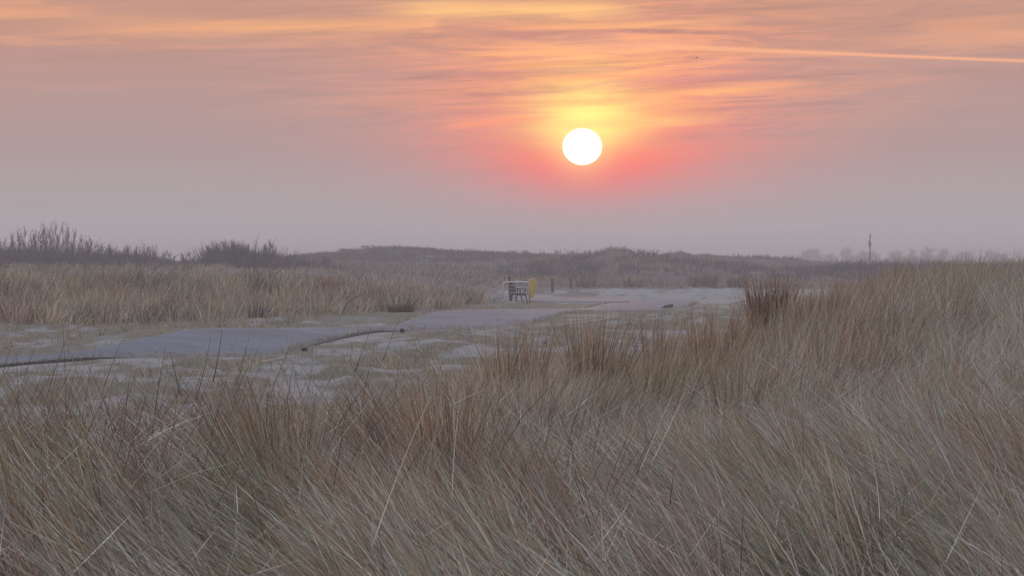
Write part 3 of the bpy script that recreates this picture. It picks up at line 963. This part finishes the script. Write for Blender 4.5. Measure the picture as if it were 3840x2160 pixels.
# ------------------------------------------------------------------ tussocks one can single out
def tussock(px, py_base, Y, top, label, weights=W_RED, n=260, R=.2, wd=.007, wind=.1, waz=0.2, spread=.28, nseg=3, group=None, name='marram_tussock', mat=None):
    p = at(px, py_base, Y)
    z0 = gz(p.x, p.y)
    Lm = max(at(px, top, Y).z - z0, .1) * .78
    B = list(tussock_blades(p.x, p.y, n, R, Lm, wd, weights, waz, wind, spread=spread * .75, lvar=.38, jit=.11, drp=.8))
    V, Q, C = blades(*B, nseg=nseg)
    V = V - np.array([p.x, p.y, z0])
    o = link(name, mesh_from(name, V, Q, C), mat or M_GRASS)
    o.location = (p.x, p.y, z0)
    tag(o, label, 'grass tussock', group or 'marram tussocks standing out from the grass')
    return o

W_DK = {'umber': 34, 'dark': 12, 'rust': 34, 'tan': 22}
TUS = [
    (767, 322, 50, 273, 'tall dark brown tussock standing against the pale sand strip', W_DK, 620, .20, .011, .06, 0.3, .10),
    (592, 370, 38, 309, 'tall russet tussock in front of the path\'s right end with thin dark stalks', W_RED, 400, .21, .0085, .06, 0.3, .20),
    (514, 375, 36, 318, 'russet tussock below the bench at the edge of the sand', W_RED, 300, .22, .0085, .06, 0.2, .18),
    (655, 340, 44, 309, 'small narrow russet tussock next to the dark lip at the path\'s end', W_RED, 260, .11, .009, .04, 0.2, .12),
    (712, 340, 45, 302, 'tan-red tussock left of the tallest dark brown one', {'rust': 4, 'tan': 5, 'umber': 2, 'straw': 2}, 300, .24, .010, .05, 0.2, .16),
    (812, 338, 47, 284, 'reddish tussock just right of the tallest dark brown one', W_RED, 480, .26, .010, .12, 0.2, .2),
    (738, 400, 31, 352, 'dark russet tussock amid the grey grass, right of centre', W_RED, 200, .20, .008, .12, 0.4, .2),
    (449, 452, 24, 380, 'upright brown tussock in the middle of the foreground grass', W_RED, 480, .16, .0062, .08, 2.6, .16),
    (276, 450, 22, 378, 'russet tussock in the left foreground grass', W_RED, 380, .17, .0062, .16, 2.8, .25),
    (328, 303, 135, 275, 'dark rust tussock rising from the tan belt behind the path', W_DK, 520, .22, .024, .02, 0.2, .12),
    (143, 303, 132, 280, 'reddish tussock in the belt at the far left', W_RED, 260, .35, .02, .04, 2.0, .25),
    (295, 322, 108, 310, 'small olive tuft at the path\'s far edge', {'olive': 6, 'green': 3, 'grey': 3}, 160, .25, .012, .05, 0.2, .5),
    (585, 288.5, 259, 274, 'far reddish tussock, leftmost along the sand strip\'s upper rim', W_DK, 220, .7, .05, .02, 0.2, .3),
    (632, 288.3, 259, 275, 'far dark tussock above the sand strip, below the nearer brown dune', W_DK, 220, .55, .05, .02, 0.2, .3),
    (698, 288.5, 259, 274.5, 'far dark red tussock above the sand strip, left of its twin', W_DK, 220, .6, .05, .02, 0.2, .3),
    (709, 288.3, 262, 272, 'taller far dark tussock above the middle of the sand strip', W_DK, 240, .5, .05, .02, 0.2, .3),
    (737, 288.5, 260, 275, 'far olive-brown tussock above the right end of the sand strip', {'umber': 4, 'dark': 3, 'olive': 5}, 220, .6, .05, .02, 0.2, .3),
]
for t in TUS:
    tussock(t[0], t[1], t[2], t[3], t[4], *t[5:])
tussock(401, 310.5, 124, 302.5, 'low charcoal clump of heather at the foot of the tan belt', {'dark': 1}, 420, .36, .02, .0, 0.2, .7, nseg=1, name='heather_clump', group='dark clumps by the path')

# ------------------------------------------------------------------ single stalks that stand out
def stalk(p0, p1, bend, w, colr, label, head=0.0):
    a, c = at(*p0), at(*p1)
    a.z = min(a.z, gz(a.x, a.y) + 0.25) if p0[3:] else a.z
    mid = (a + c) / 2 + Vector((bend, 0, 0))
    w *= .62
    bm = bmesh.new()
    pts = []
    for k in range(9):
        t = k / 8
        pts.append(a * (1 - t) ** 2 + mid * 2 * t * (1 - t) + c * t * t - a)
    add_tube(bm, pts, [w * (1 - .75 * k / 8) for k in range(9)], 5)
    m = pmat('stalk', colr, .6, noise=(20, .2))
    o = bm_obj('grass_stalk', bm, m, None, True)
    o.location = a
    if head:
        hb = bmesh.new()
        d = (pts[-1] - pts[-2]).normalized()
        hp = [pts[-1] + d * (head * (k / 6 - .85)) for k in range(7)]
        add_tube(hb, hp, [w * .8, w * 1.6, w * 2.0, w * 1.9, w * 1.6, w * 1.1, w * .4], 6)
        bm_obj('seed_head', hb, m, o, True)
    tag(o, label, 'grass stalk', 'stalks standing out from the marram grass')
PALE, DRK, BRN = (.56, .52, .43), (.10, .075, .062), (.15, .115, .09)
STALKS = [
    ((372, 548, 15.5), (431, 396, 16.0), -.02, .0046, PALE, 'long pale bleached stalk rising diagonally in the centre foreground', 0),
    ((118, 385, 22), (212, 296, 22), .0, .0042, PALE, 'long pale stalk slanting right across the footpath', 0),
    ((213, 382, 22), (222, 329, 22), .01, .0062, DRK, 'thick dark upright leaf in front of the wide part of the path', 0),
    ((196, 400, 22), (211, 333, 22), .015, .0050, DRK, 'dark upright stalk just left of the thick dark leaf', 0),
    ((66, 420, 21), (62, 318, 21), .01, .0042, BRN, 'thin straight stalk rising past the path at far left', 0),
    ((105, 385, 22), (123, 338, 22), -.01, .0040, DRK, 'dark thin stalk at the left tip of the wide path', 0),
    ((180, 395, 22), (170, 350, 22), .0, .0055, DRK, 'curved dark stalk in front of the path, leaning left', 0),
    ((355, 372, 24), (372, 325, 24), .0, .0045, DRK, 'dark slanting stalk over the path\'s narrow bend', 0),
    ((383, 360, 25), (399, 318, 25), .0, .0042, BRN, 'brown slanting stalk just right of the path\'s narrow bend', 0),
    ((402, 440, 21), (437, 398, 20), .0, .0030, PALE, 'pale forked stem touching the long diagonal stalk', 0),
    ((452, 500, 18), (462, 388, 20), -.02, .0030, PALE, 'thin pale stem standing upright beside the brown foreground tussock', 0),
    ((652, 462, 18), (686, 388, 19), .01, .0042, PALE, 'pale stalk bundle stem slanting right in the middle right grass', 0),
    ((640, 470, 18.2), (672, 395, 19), .0, .0036, PALE, 'second pale slanting stem left of the stalk bundle', 0),
    ((946, 562, 15), (990, 470, 16), .0, .0036, PALE, 'long pale stalk slanting right near the lower right corner', 0),
    ((880, 520, 16), (868, 440, 17), .02, .0036, PALE, 'pale bent stem in the right foreground', 0),
    ((670, 505, 16), (676, 452, 16), .0, .0040, BRN, 'dark short stem in the right-centre foreground', 0),
    ((930, 505, 16), (948, 470, 16), .0, .0040, PALE, 'kinked pale stem at the right, tip bent over', 0),
    ((150, 500, 17), (140, 400, 18), .0, .0036, BRN, 'brown upright stem in the left foreground', 0),
]
for s_ in STALKS:
    stalk(*s_)
# many thinner uprights along the near crest on the left
grass = Bag()
X, Y = scatter(420, 20, 29, -10, 520, .5)
n = len(X)
grass.add(blades(np.stack([X, Y, ground_z(X, Y)], -1), rng.uniform(.55, 1.02, n), rng.uniform(.004, .0075, n), rng.uniform(.03, .42, n),
                 rng.choice([0.2, 0.5, 2.9], n) + rng.normal(0, .3, n), rng.gamma(1.5, .08, n), pick({'dark': 5, 'umber': 5, 'grey': 2, 'olive': 1}, n), nseg=3, yaw=rng.uniform(-.5, .5, n)))
o = link('upright_stems', grass.mesh('upright_stems'), M_GRASS)
tag(o, 'thin dark upright grass stems along the near crest', 'grass', kind='stuff')

# ================================================================== bare shrubs and trees
def twig_mesh(name, h, spread, stems, br, tw, r0, seed, upright=.5, crown=.35, rad=1.0):
    """returns (stem mesh, twig mesh) of a leafless shrub with its foot at the origin"""
    rr = random.Random(seed)
    sb, tb = bmesh.new(), bmesh.new()
    def strand(bm, p, d, L, r, n, k=3, curl=.25):
        pts = [p]
        dd = d.copy()
        for i in range(n):
            dd = (dd + Vector((rr.gauss(0, curl), rr.gauss(0, curl), rr.gauss(0.08, curl)))).normalized()
            pts.append(pts[-1] + dd * L / n)
        add_tube(bm, pts, [r * (1 - .75 * i / n) for i in range(n + 1)], k, cap=False)
        return pts, dd
    for s in range(stems):
        a = rr.uniform(0, 6.283)
        q_ = rr.uniform(0, 1) ** .6
        foot = Vector((math.cos(a) * spread * .45 * q_, math.sin(a) * spread * .45 * q_, -.1))
        d = Vector((math.cos(a) * (1 - upright) * rr.uniform(.3, 1.2), math.sin(a) * (1 - upright) * rr.uniform(.3, 1.2), 1)).normalized()
        L = h * rr.uniform(.62, 1.05) * (1 - .35 * q_ * (1 - upright))
        pts, _ = strand(sb, foot, d, L, r0, 5, 4, .10)
        for b_ in range(br):
            t = rr.uniform(crown * .4, .98)
            f = t * 5; i = min(int(f), 4)
            p = pts[i].lerp(pts[i + 1], f - i)
            a2 = rr.uniform(0, 6.283)
            dv = Vector((math.cos(a2), math.sin(a2), rr.uniform(.2, 1.3) + upright * 1.2)).normalized()
            p2, _ = strand(tb, p, dv, L * rr.uniform(.16, .34) * rad, r0 * .55, 3, 3, .2)
            for w_ in range(tw):
                t2 = rr.uniform(.15, 1)
                f2 = t2 * 3; i2 = min(int(f2), 2)
                pp = p2[i2].lerp(p2[i2 + 1], f2 - i2)
                a3 = rr.uniform(0, 6.283)
                dw = (dv * .6 + Vector((math.cos(a3), math.sin(a3), rr.uniform(0, .9)))).normalized()
                strand(tb, pp, dw, L * rr.uniform(.06, .16) * rad, r0 * .34, 1, 3, .2)
    out = []
    for bm, nm in ((sb, name + '_stems'), (tb, name + '_twigs')):
        m_ = bpy.data.meshes.new(nm)
        bm.to_mesh(m_); bm.free()
        out.append(m_)
    return out

PROTO = {
    'spiky': [twig_mesh('spiky%d' % k, 1.0, .8, 12, 16, 4, .016, 100 + k, upright=.86, rad=.75) for k in range(2)],
    'round': [twig_mesh('round%d' % k, 1.0, 1.5, 20, 17, 6, .013, 200 + k, upright=.35, rad=1.05) for k in range(3)],
    'tree': [twig_mesh('tree%d' % k, 1.0, .25, 3, 32, 8, .028, 300 + k, upright=.75, crown=.7, rad=1.25) for k in range(2)],
}
for grp in PROTO.values():
    for pr in grp:
        pr[0].materials.append(M_TWIG); pr[1].materials.append(M_TWIG2 if grp is PROTO['tree'] else M_TWIG)

def shrub(kind, px, top, Y, wpx, label, group, cat='shrub', name='bare_shrub', base=None):
    p = at(px, top, Y)
    z0 = gz(p.x, p.y)
    h = max(p.z - z0, 0.6)
    w = wpx * Y / F
    k = random.randrange(len(PROTO[kind]))
    r = empty(name, (p.x, p.y, z0), random.uniform(0, 6.28))
    nat = {'spiky': .95, 'round': 1.75, 'tree': .85}[kind]
    r.scale = (w / nat, w / nat, h)
    a, b_ = PROTO[kind][k]
    for nm_, me_ in (('stems' if cat == 'shrub' else 'trunk', a), ('twigs' if cat == 'shrub' else 'crown', b_)):
        link(nm_, me_, None, r)['kind'] = 'stuff'
    tag(r, label, cat, group)

GL = 'bare shrubs on the dune at the left'
for a in [
    ('spiky', 6, 236, 268, 26, 'low spiky bare shrub cut by the left edge of the picture'),
    ('spiky', 22, 228, 266, 24, 'spiky bare shrub, second from the left edge'),
    ('spiky', 38, 225, 266, 22, 'tall upright bare shrub, third from the left edge'),
    ('spiky', 51, 223, 264, 22, 'tallest upright bare shrub on the left skyline'),
    ('spiky', 66, 224, 264, 22, 'tall upright bare shrub just right of the tallest one'),
    ('spiky', 82, 236, 268, 24, 'shorter bare shrub sloping down right of the tall cluster'),
    ('round', 100, 238, 266, 36, 'rounded dense shrub right of the spiky cluster'),
    ('round', 124, 240, 266, 34, 'rounded shrub between the dense one and the notch'),
    ('round', 146, 241, 266, 26, 'small rounded shrub left of the gap in the skyline'),
    ('round', 20, 244, 262, 50, 'low broad thicket under the spiky shrubs at far left'),
    ('round', 60, 244, 262, 50, 'low broad thicket under the tallest spiky shrubs'),
    ('spiky', 168, 250, 285, 22, 'low thin shrub in the gap, next to the small rounded one'),
    ('spiky', 190, 252, 285, 22, 'low thin shrub in the gap, next to the wide bare bush'),
    ('round', 224, 234, 260, 40, 'wide bare bush with fine twigs on the left-centre skyline'),
    ('round', 248, 237, 262, 40, 'bare bush joined to the right of the wide fine-twigged one'),
    ('round', 236, 234, 258, 30, 'dense twiggy crown in the middle of the wide bare bush'),
    ('spiky', 272, 238, 262, 24, 'thin spiky shrub at the right end of the wide bush'),
    ('round', 292, 251, 285, 34, 'low hazy shrub right of the wide bush'),
    ('round', 318, 253, 300, 36, 'low hazy shrub at the foot of the far rounded hill'),
]:
    shrub(*a, GL)
GF = 'shrubs along the far hills'
k = 0
far_sh = [(350, 250, 460, 30), (372, 247.5, 455, 26), (392, 247, 455, 24), (410, 245.5, 460, 30), (428, 248, 465, 26), (447, 251, 480, 28),
          (466, 247.5, 480, 22), (484, 251.5, 480, 28), (500, 249, 480, 18), (517, 248.5, 480, 26), (533, 249, 480, 24), (549, 252, 480, 26), (567, 247.5, 478, 32), (586, 250, 478, 26)]
ORD = ['first', 'second', 'third', 'fourth', 'fifth', 'sixth', 'seventh', 'eighth', 'ninth', 'tenth']
cnt = {}
def nth(where):
    cnt[where] = cnt.get(where, -1) + 1
    return ORD[cnt[where]]
for (px_, tp, Y_, w_) in far_sh:
    where = 'on the far rounded hill' if px_ < 440 else ('on the hazy ridge between hill and bench' if px_ < 510 else 'on the hazy ridge right of the bench')
    shrub('round', px_, tp, Y_, w_, '%s hazy shrub from the left %s' % (nth(where), where), GF)
for (px_, tp, Y_, w_, kind, lab) in [
    (612, 249, 352, 14, 'spiky', 'thin shrub poking above the top of the nearer brown dune'),
    (636, 248, 360, 26, 'spiky', 'hazy spiky shrub behind the right flank of the nearer brown dune'),
    (654, 251, 365, 22, 'spiky', 'hazy spiky shrub in the dip between the two brown dunes'),
    (682, 251.5, 400, 36, 'round', 'hazy bluish shrub behind the second brown dune'),
    (702, 253, 400, 30, 'round', 'hazy bluish shrub sloping down right of the second brown dune'),
    (728, 259, 400, 28, 'round', 'low hazy shrub first right of the brown dunes'),
    (752, 258.5, 420, 28, 'round', 'low hazy shrub in the flat stretch left of the far trees'),
    (776, 261, 430, 34, 'round', 'lowest hazy shrub just left of the far trees'),
    (862, 257.5, 300, 16, 'spiky', 'dark small shrub at the foot of the mast'),
    (838, 262, 300, 22, 'round', 'dark low shrub left of the mast'),
    (880, 261, 300, 26, 'round', 'dark low shrub right of the mast'),
    (905, 262, 300, 26, 'round', 'dark low shrub beside the right dune\'s grassy flank'),
]:
    shrub(kind, px_, tp, Y_, w_, lab, 'hazy shrubs right of centre')
for i, (px_, tp, w_) in enumerate([(800, 256, 22), (811, 252, 17), (822, 250.5, 24), (836, 254, 26), (849, 249.5, 15), (856, 253, 20), (872, 251.5, 24), (881, 255, 22),
                                   (899, 252.5, 17), (911, 249, 14), (922, 247.5, 26), (937, 251, 20), (953, 255, 24), (975, 253, 26), (992, 251.5, 15), (1004, 255, 24)]):
    where = 'left of the mast' if px_ < 860 else 'right of the mast'
    shrub('tree', px_, tp, 1150 + (i * 37) % 90, w_ * 1.3, '%s pale bare tree, counted from the left, in the far row %s' % (nth(where), where), 'row of far hazy trees', 'tree', 'bare_tree')

# ================================================================== bench, hoop, bag, posts
def place(px, Y):
    x = (px - 512) * Y / F
    return Vector((x, Y, gz(x, Y)))

bx = place(520.5, 168)
BH = empty('park_bench', bx, RAD(6.5))
tag(BH, 'dark slatted bench with metal arm frames, seen end-on beside the path', 'bench')
LB = 1.75          # along local +Y, seat faces +X
for y in (0.0, LB):
    bm = bmesh.new()
    # arm frame: up from the seat back, over and down in front
    arc = [(-.22, y, .30), (-.24, y, .55), (-.20, y, .575), (.20, y, .575), (.265, y, .56), (.295, y, .515), (.30, y, .42), (.285, y, .30)]
    add_tube(bm, arc, .028, 8)
    add_tube(bm, [(-.25, y, .28), (.26, y, .28)], .02, 8)
    bm_obj('arm_frame', bm, M_FRAME, BH, True)
    for px0, px1 in ((-.14, -.20), (.20, .30)):
        bm = bmesh.new()
        add_tube(bm, [(px0, y, .31), ((px0 + px1) / 2, y, .15), (px1, y, -.08)], [.027, .025, .022], 8)
        bm_obj('leg', bm, M_DARKWOOD, BH, True)
    bm = bmesh.new()
    add_tube(bm, [(-.235, y, .28), (-.27, y, .56), (-.335, y, .84)], .02, 8)
    bm_obj('back_support', bm, M_FRAME, BH, True)
    bm = bmesh.new()
    add_box(bm, (-.12, y, .44), (.05, .03, .23), bevel=.005)
    bm_obj('arm_post', bm, M_DARKWOOD, BH)
    bm = bmesh.new()
    add_box(bm, (.19, y, .44), (.05, .03, .23), bevel=.005)
    bm_obj('arm_post', bm, M_DARKWOOD, BH)
for x, z in ((-.17, .300), (-.06, .294), (.06, .294), (.17, .300)):
    bm = bmesh.new()
    add_box(bm, (x, LB / 2, z + .02), (.105, LB + .16, .055), bevel=.008)
    bm_obj('seat_slat', bm, M_DARKWOOD, BH)
for i, (x, z) in enumerate(((-.225, .47), (-.255, .61), (-.29, .75))):
    bm = bmesh.new()
    add_box(bm, (x, LB / 2, z), (.045, LB + .16, .115), Matrix.Rotation(RAD(-13), 3, 'Y'), bevel=.006)
    bm_obj('back_slat', bm, M_DARKWOOD, BH)
bm = bmesh.new()
add_tube(bm, [(-.16, 0, .18), (-.16, LB, .18)], .014, 6)
bm_obj('stretcher', bm, M_DARKWOOD, BH)

hp = place(516, 171.5)
HO = empty('bicycle_hoop', hp, 0)
tag(HO, 'silver tubular bicycle hoop arched behind the bench', 'bicycle stand')
bm = bmesh.new()
w2, top, rr_ = .57, .80, .15
pts = [(-w2, 0, -.15), (-w2, 0, top - rr_)]
for k_ in range(1, 7):
    a = math.pi - k_ * math.pi / 12
    pts.append((-w2 + rr_ + rr_ * math.cos(a), 0, top - rr_ + rr_ * math.sin(a)))
for k_ in range(0, 7):
    a = math.pi / 2 - k_ * math.pi / 12
    pts.append((w2 - rr_ + rr_ * math.cos(a), 0, top - rr_ + rr_ * math.sin(a)))
pts.append((w2, 0, -.15))
add_tube(bm, pts, .036, 10)
bm_obj('tube', bm, M_STEEL, HO, True)
for sx_ in (-w2, w2):
    bm = bmesh.new()
    bmesh.ops.create_cone(bm, cap_ends=True, segments=14, radius1=.075, radius2=.07, depth=.012, matrix=Matrix.Translation((sx_, 0, .02)))
    bm_obj('foot_plate', bm, M_STEEL, HO)

bp_ = place(510.5, 173.5)
bm = bmesh.new()
h_ = 1.10
add_tube(bm, [(0, 0, -.2), (-.02, 0, .5), (-.05, 0, h_ - .04), (-.05, 0, h_)], [.065, .062, .058, .045], 9)
o = bm_obj('timber_post', bm, M_POSTWOOD, None)
o.location = bp_
tag(o, 'dark timber post rising behind the bench back', 'post')

yb_ = place(529.5, 167.2)
ST = empty('bag_stand', yb_, 0)
tag(ST, 'grey metal stand with hoop carrying the yellow sack', 'bag stand')
bm = bmesh.new()
add_tube(bm, [(0, .03, -.2), (0, .03, 1.02)], .027, 10)
bm_obj('post', bm, M_FRAME, ST, True)
bm = bmesh.new()
ring = [(.155 + .13 * math.cos(a), .03 + .13 * math.sin(a), 1.0 + .02 * math.cos(a)) for a in [2 * math.pi * k_ / 20 for k_ in range(21)]]
add_tube(bm, ring, .014, 6)
bm_obj('ring', bm, M_FRAME, ST, True)
for (cx_, cy_, cz_) in ((-.03, 0, 1.0), (.165, -.1, 1.04), (.275, -.02, .90)):
    bm = bmesh.new()
    add_box(bm, (cx_, cy_, cz_), (.075, .05, .055), bevel=.016)
    bm_obj('clip', bm, M_WHITE, ST)
# the sack
SK = bmesh.new()
prev = None
na, nz = 28, 16
rs_ = random.Random(5)
fold = [rs_.uniform(-1, 1) for _ in range(na)]
for j in range(nz + 1):
    t = j / nz
    z = 1.035 - .80 * t
    rx_ = .145 * float(np.interp(t, [0, .06, .16, .5, .85, 1], [.45, .72, 1.0, .84, .58, .36]))
    ry_ = .135 * (1 - .45 * t ** 1.6)
    cx_ = .15 - .055 * t ** 1.3
    ring_ = []
    for i in range(na):
        a = 2 * math.pi * i / na
        f = 1 + .06 * fold[i] * (1 - .4 * t) + .025 * math.sin(5 * t * 3 + i)
        zz_ = z + .02 + (.045 * math.sin(a * 2 + .6) + .02 * fold[i]) * (1 - t) ** 3
        ring_.append(SK.verts.new((cx_ + rx_ * f * math.cos(a), .02 + ry_ * f * math.sin(a), zz_)))
    if prev:
        for i in range(na):
            SK.faces.new((prev[i], prev[(i + 1) % na], ring_[(i + 1) % na], ring_[i]))
    prev = ring_
SK.faces.new(prev)
o = bm_obj('yellow_sack', SK, M_YELLOW, None, True)
o.location = yb_
tag(o, 'bright yellow plastic sack hanging beside the bench', 'rubbish bag')

for px_, py0, py1, Y_, lab in ((552.5, 278.5, 288.5, 235, 'short wooden post right of the yellow sack, nearer one'), (570.7, 277.6, 286, 248, 'short hazy wooden post, farther right of the yellow sack')):
    p = at(px_, py1, Y_); z0 = gz(p.x, p.y)
    hh_ = max(at(px_, py0, Y_).z - z0, .45)
    bm = bmesh.new()
    add_tube(bm, [(0, 0, -.2), (.01, 0, hh_ * .5), (0, 0, hh_ * .96), (0, 0, hh_)], [.09, .088, .085, .06], 8)
    o = bm_obj('wooden_post', bm, M_POSTWOOD, None)
    o.location = (p.x, p.y, z0)
    tag(o, lab, 'post', 'short posts beyond the bench')

# dark lumps by the path edge
def lump(px, py, Y, wpx, hpx, label, seed, tilt=0):
    p = at(px, py, Y)
    z0 = gz(p.x, p.y)
    bm = bmesh.new()
    bmesh.ops.create_icosphere(bm, subdivisions=3, radius=1)
    rr = random.Random(seed)
    off = [rr.uniform(-9, 9) for _ in range(3)]
    w, h = wpx * Y / F / 2, hpx * Y / F / 2
    for v in bm.verts:
        n_ = float(fbm(np.array([v.co.x * 1.3 + off[0]]), np.array([v.co.z * 1.3 + v.co.y + off[1]]), seed, 3)[0])
        v.co *= 1 + .7 * n_
        v.co = Vector((v.co.x * w, v.co.y * w * .8, (v.co.z + .75) * h))
        v.co.x += v.co.z * tilt
    o = bm_obj('dark_clod', bm, M_STONE, None)
    o.location = (p.x, p.y, z0)
    tag(o, label, 'clod', 'dark clods at the path edge')
lump(402, 331, 93, 5, 5, 'small dark clod under the path\'s edge at its narrow bend', 3)
lump(305, 346, 79, 7, 4, 'flat dark clod below the path edge near its widest part', 8)
lump(664, 306, 150, 11, 6, 'long dark clod at the right end of the path', 12, 1.2)

# ================================================================== mast and bird
mp_ = place(870, 470)
MA = empty('mast', mp_, 0)
tag(MA, 'thin dark mast with a small head rising above the far trees', 'mast')
mt = at(870, 236, 470).z - mp_.z
bm = bmesh.new()
add_tube(bm, [(0, 0, -.3), (0, 0, mt * .5), (0, 0, mt)], [.085, .075, .06], 8)
bm_obj('pole', bm, M_MAST, MA, True)
bm = bmesh.new()
add_tube(bm, [(-.01, 0, mt - 1.35), (-.04, 0, mt - 1.1), (-.05, 0, mt - .75), (0, 0, mt - .5)], [.07, .13, .13, .07], 8)
bm_obj('head', bm, M_MAST, MA, True)
bm = bmesh.new()
add_box(bm, (.12, 0, mt - 1.0), (.14, .14, .2), bevel=.02)
bm_obj('beacon', bm, M_MAST, MA)
bm = bmesh.new()
add_tube(bm, [(.03, 0, mt - .1), (.05, 0, mt + .25)], .07, 6)
bm_obj('tip', bm, M_MAST, MA)

bp2 = at(696.5, 58, 165)
bm = bmesh.new()
add_tube(bm, [(-.10, 0, 0), (-.05, 0, .005), (.02, 0, .008), (.07, 0, .012), (.10, 0, .012)], [.006, .022, .026, .018, .003], 8)
bird = bm_obj('bird', bm, M_BIRD, None, True)
bird.location = bp2
bird.scale = (.6, .6, .6)
tag(bird, 'tiny dark bird flying in the orange sky right of the sun', 'bird')
for sgn in (1, -1):
    bm = bmesh.new()
    a = [(.035, 0, .012), (.045, sgn * .07, .05), (.01, sgn * .15, .045), (-.03, sgn * .14, .042), (-.02, sgn * .07, .045), (-.025, 0, .010)]
    top_ = [bm.verts.new(v) for v in a]
    bot = [bm.verts.new((v[0], v[1], v[2] - .005)) for v in a]
    bm.faces.new(top_); bm.faces.new(bot[::-1])
    for i in range(6):
        bm.faces.new((top_[i], bot[i], bot[(i + 1) % 6], top_[(i + 1) % 6]))
    bm_obj('wing', bm, M_BIRD, bird)

# ================================================================== haze
bm = bmesh.new()
add_box(bm, (0, 4580, 5.3), (9200, 9300, 15.0))
hz = bpy.data.materials.new('haze_air')
hz.use_nodes = True
N = NT(hz.node_tree)
pv = N.n('ShaderNodeVolumePrincipled')
pv.inputs['Color'].default_value = (0.945, 0.93, 0.95, 1)
pv.inputs['Density'].default_value = 0.00115
pv.inputs['Anisotropy'].default_value = 0.0
o = N.n('ShaderNodeOutputMaterial')
N.link(pv.outputs[0], o.inputs['Volume'])
haze = bm_obj('haze', bm, hz)
tag(haze, 'thin pale evening haze lying over the dunes', 'haze', kind='stuff')
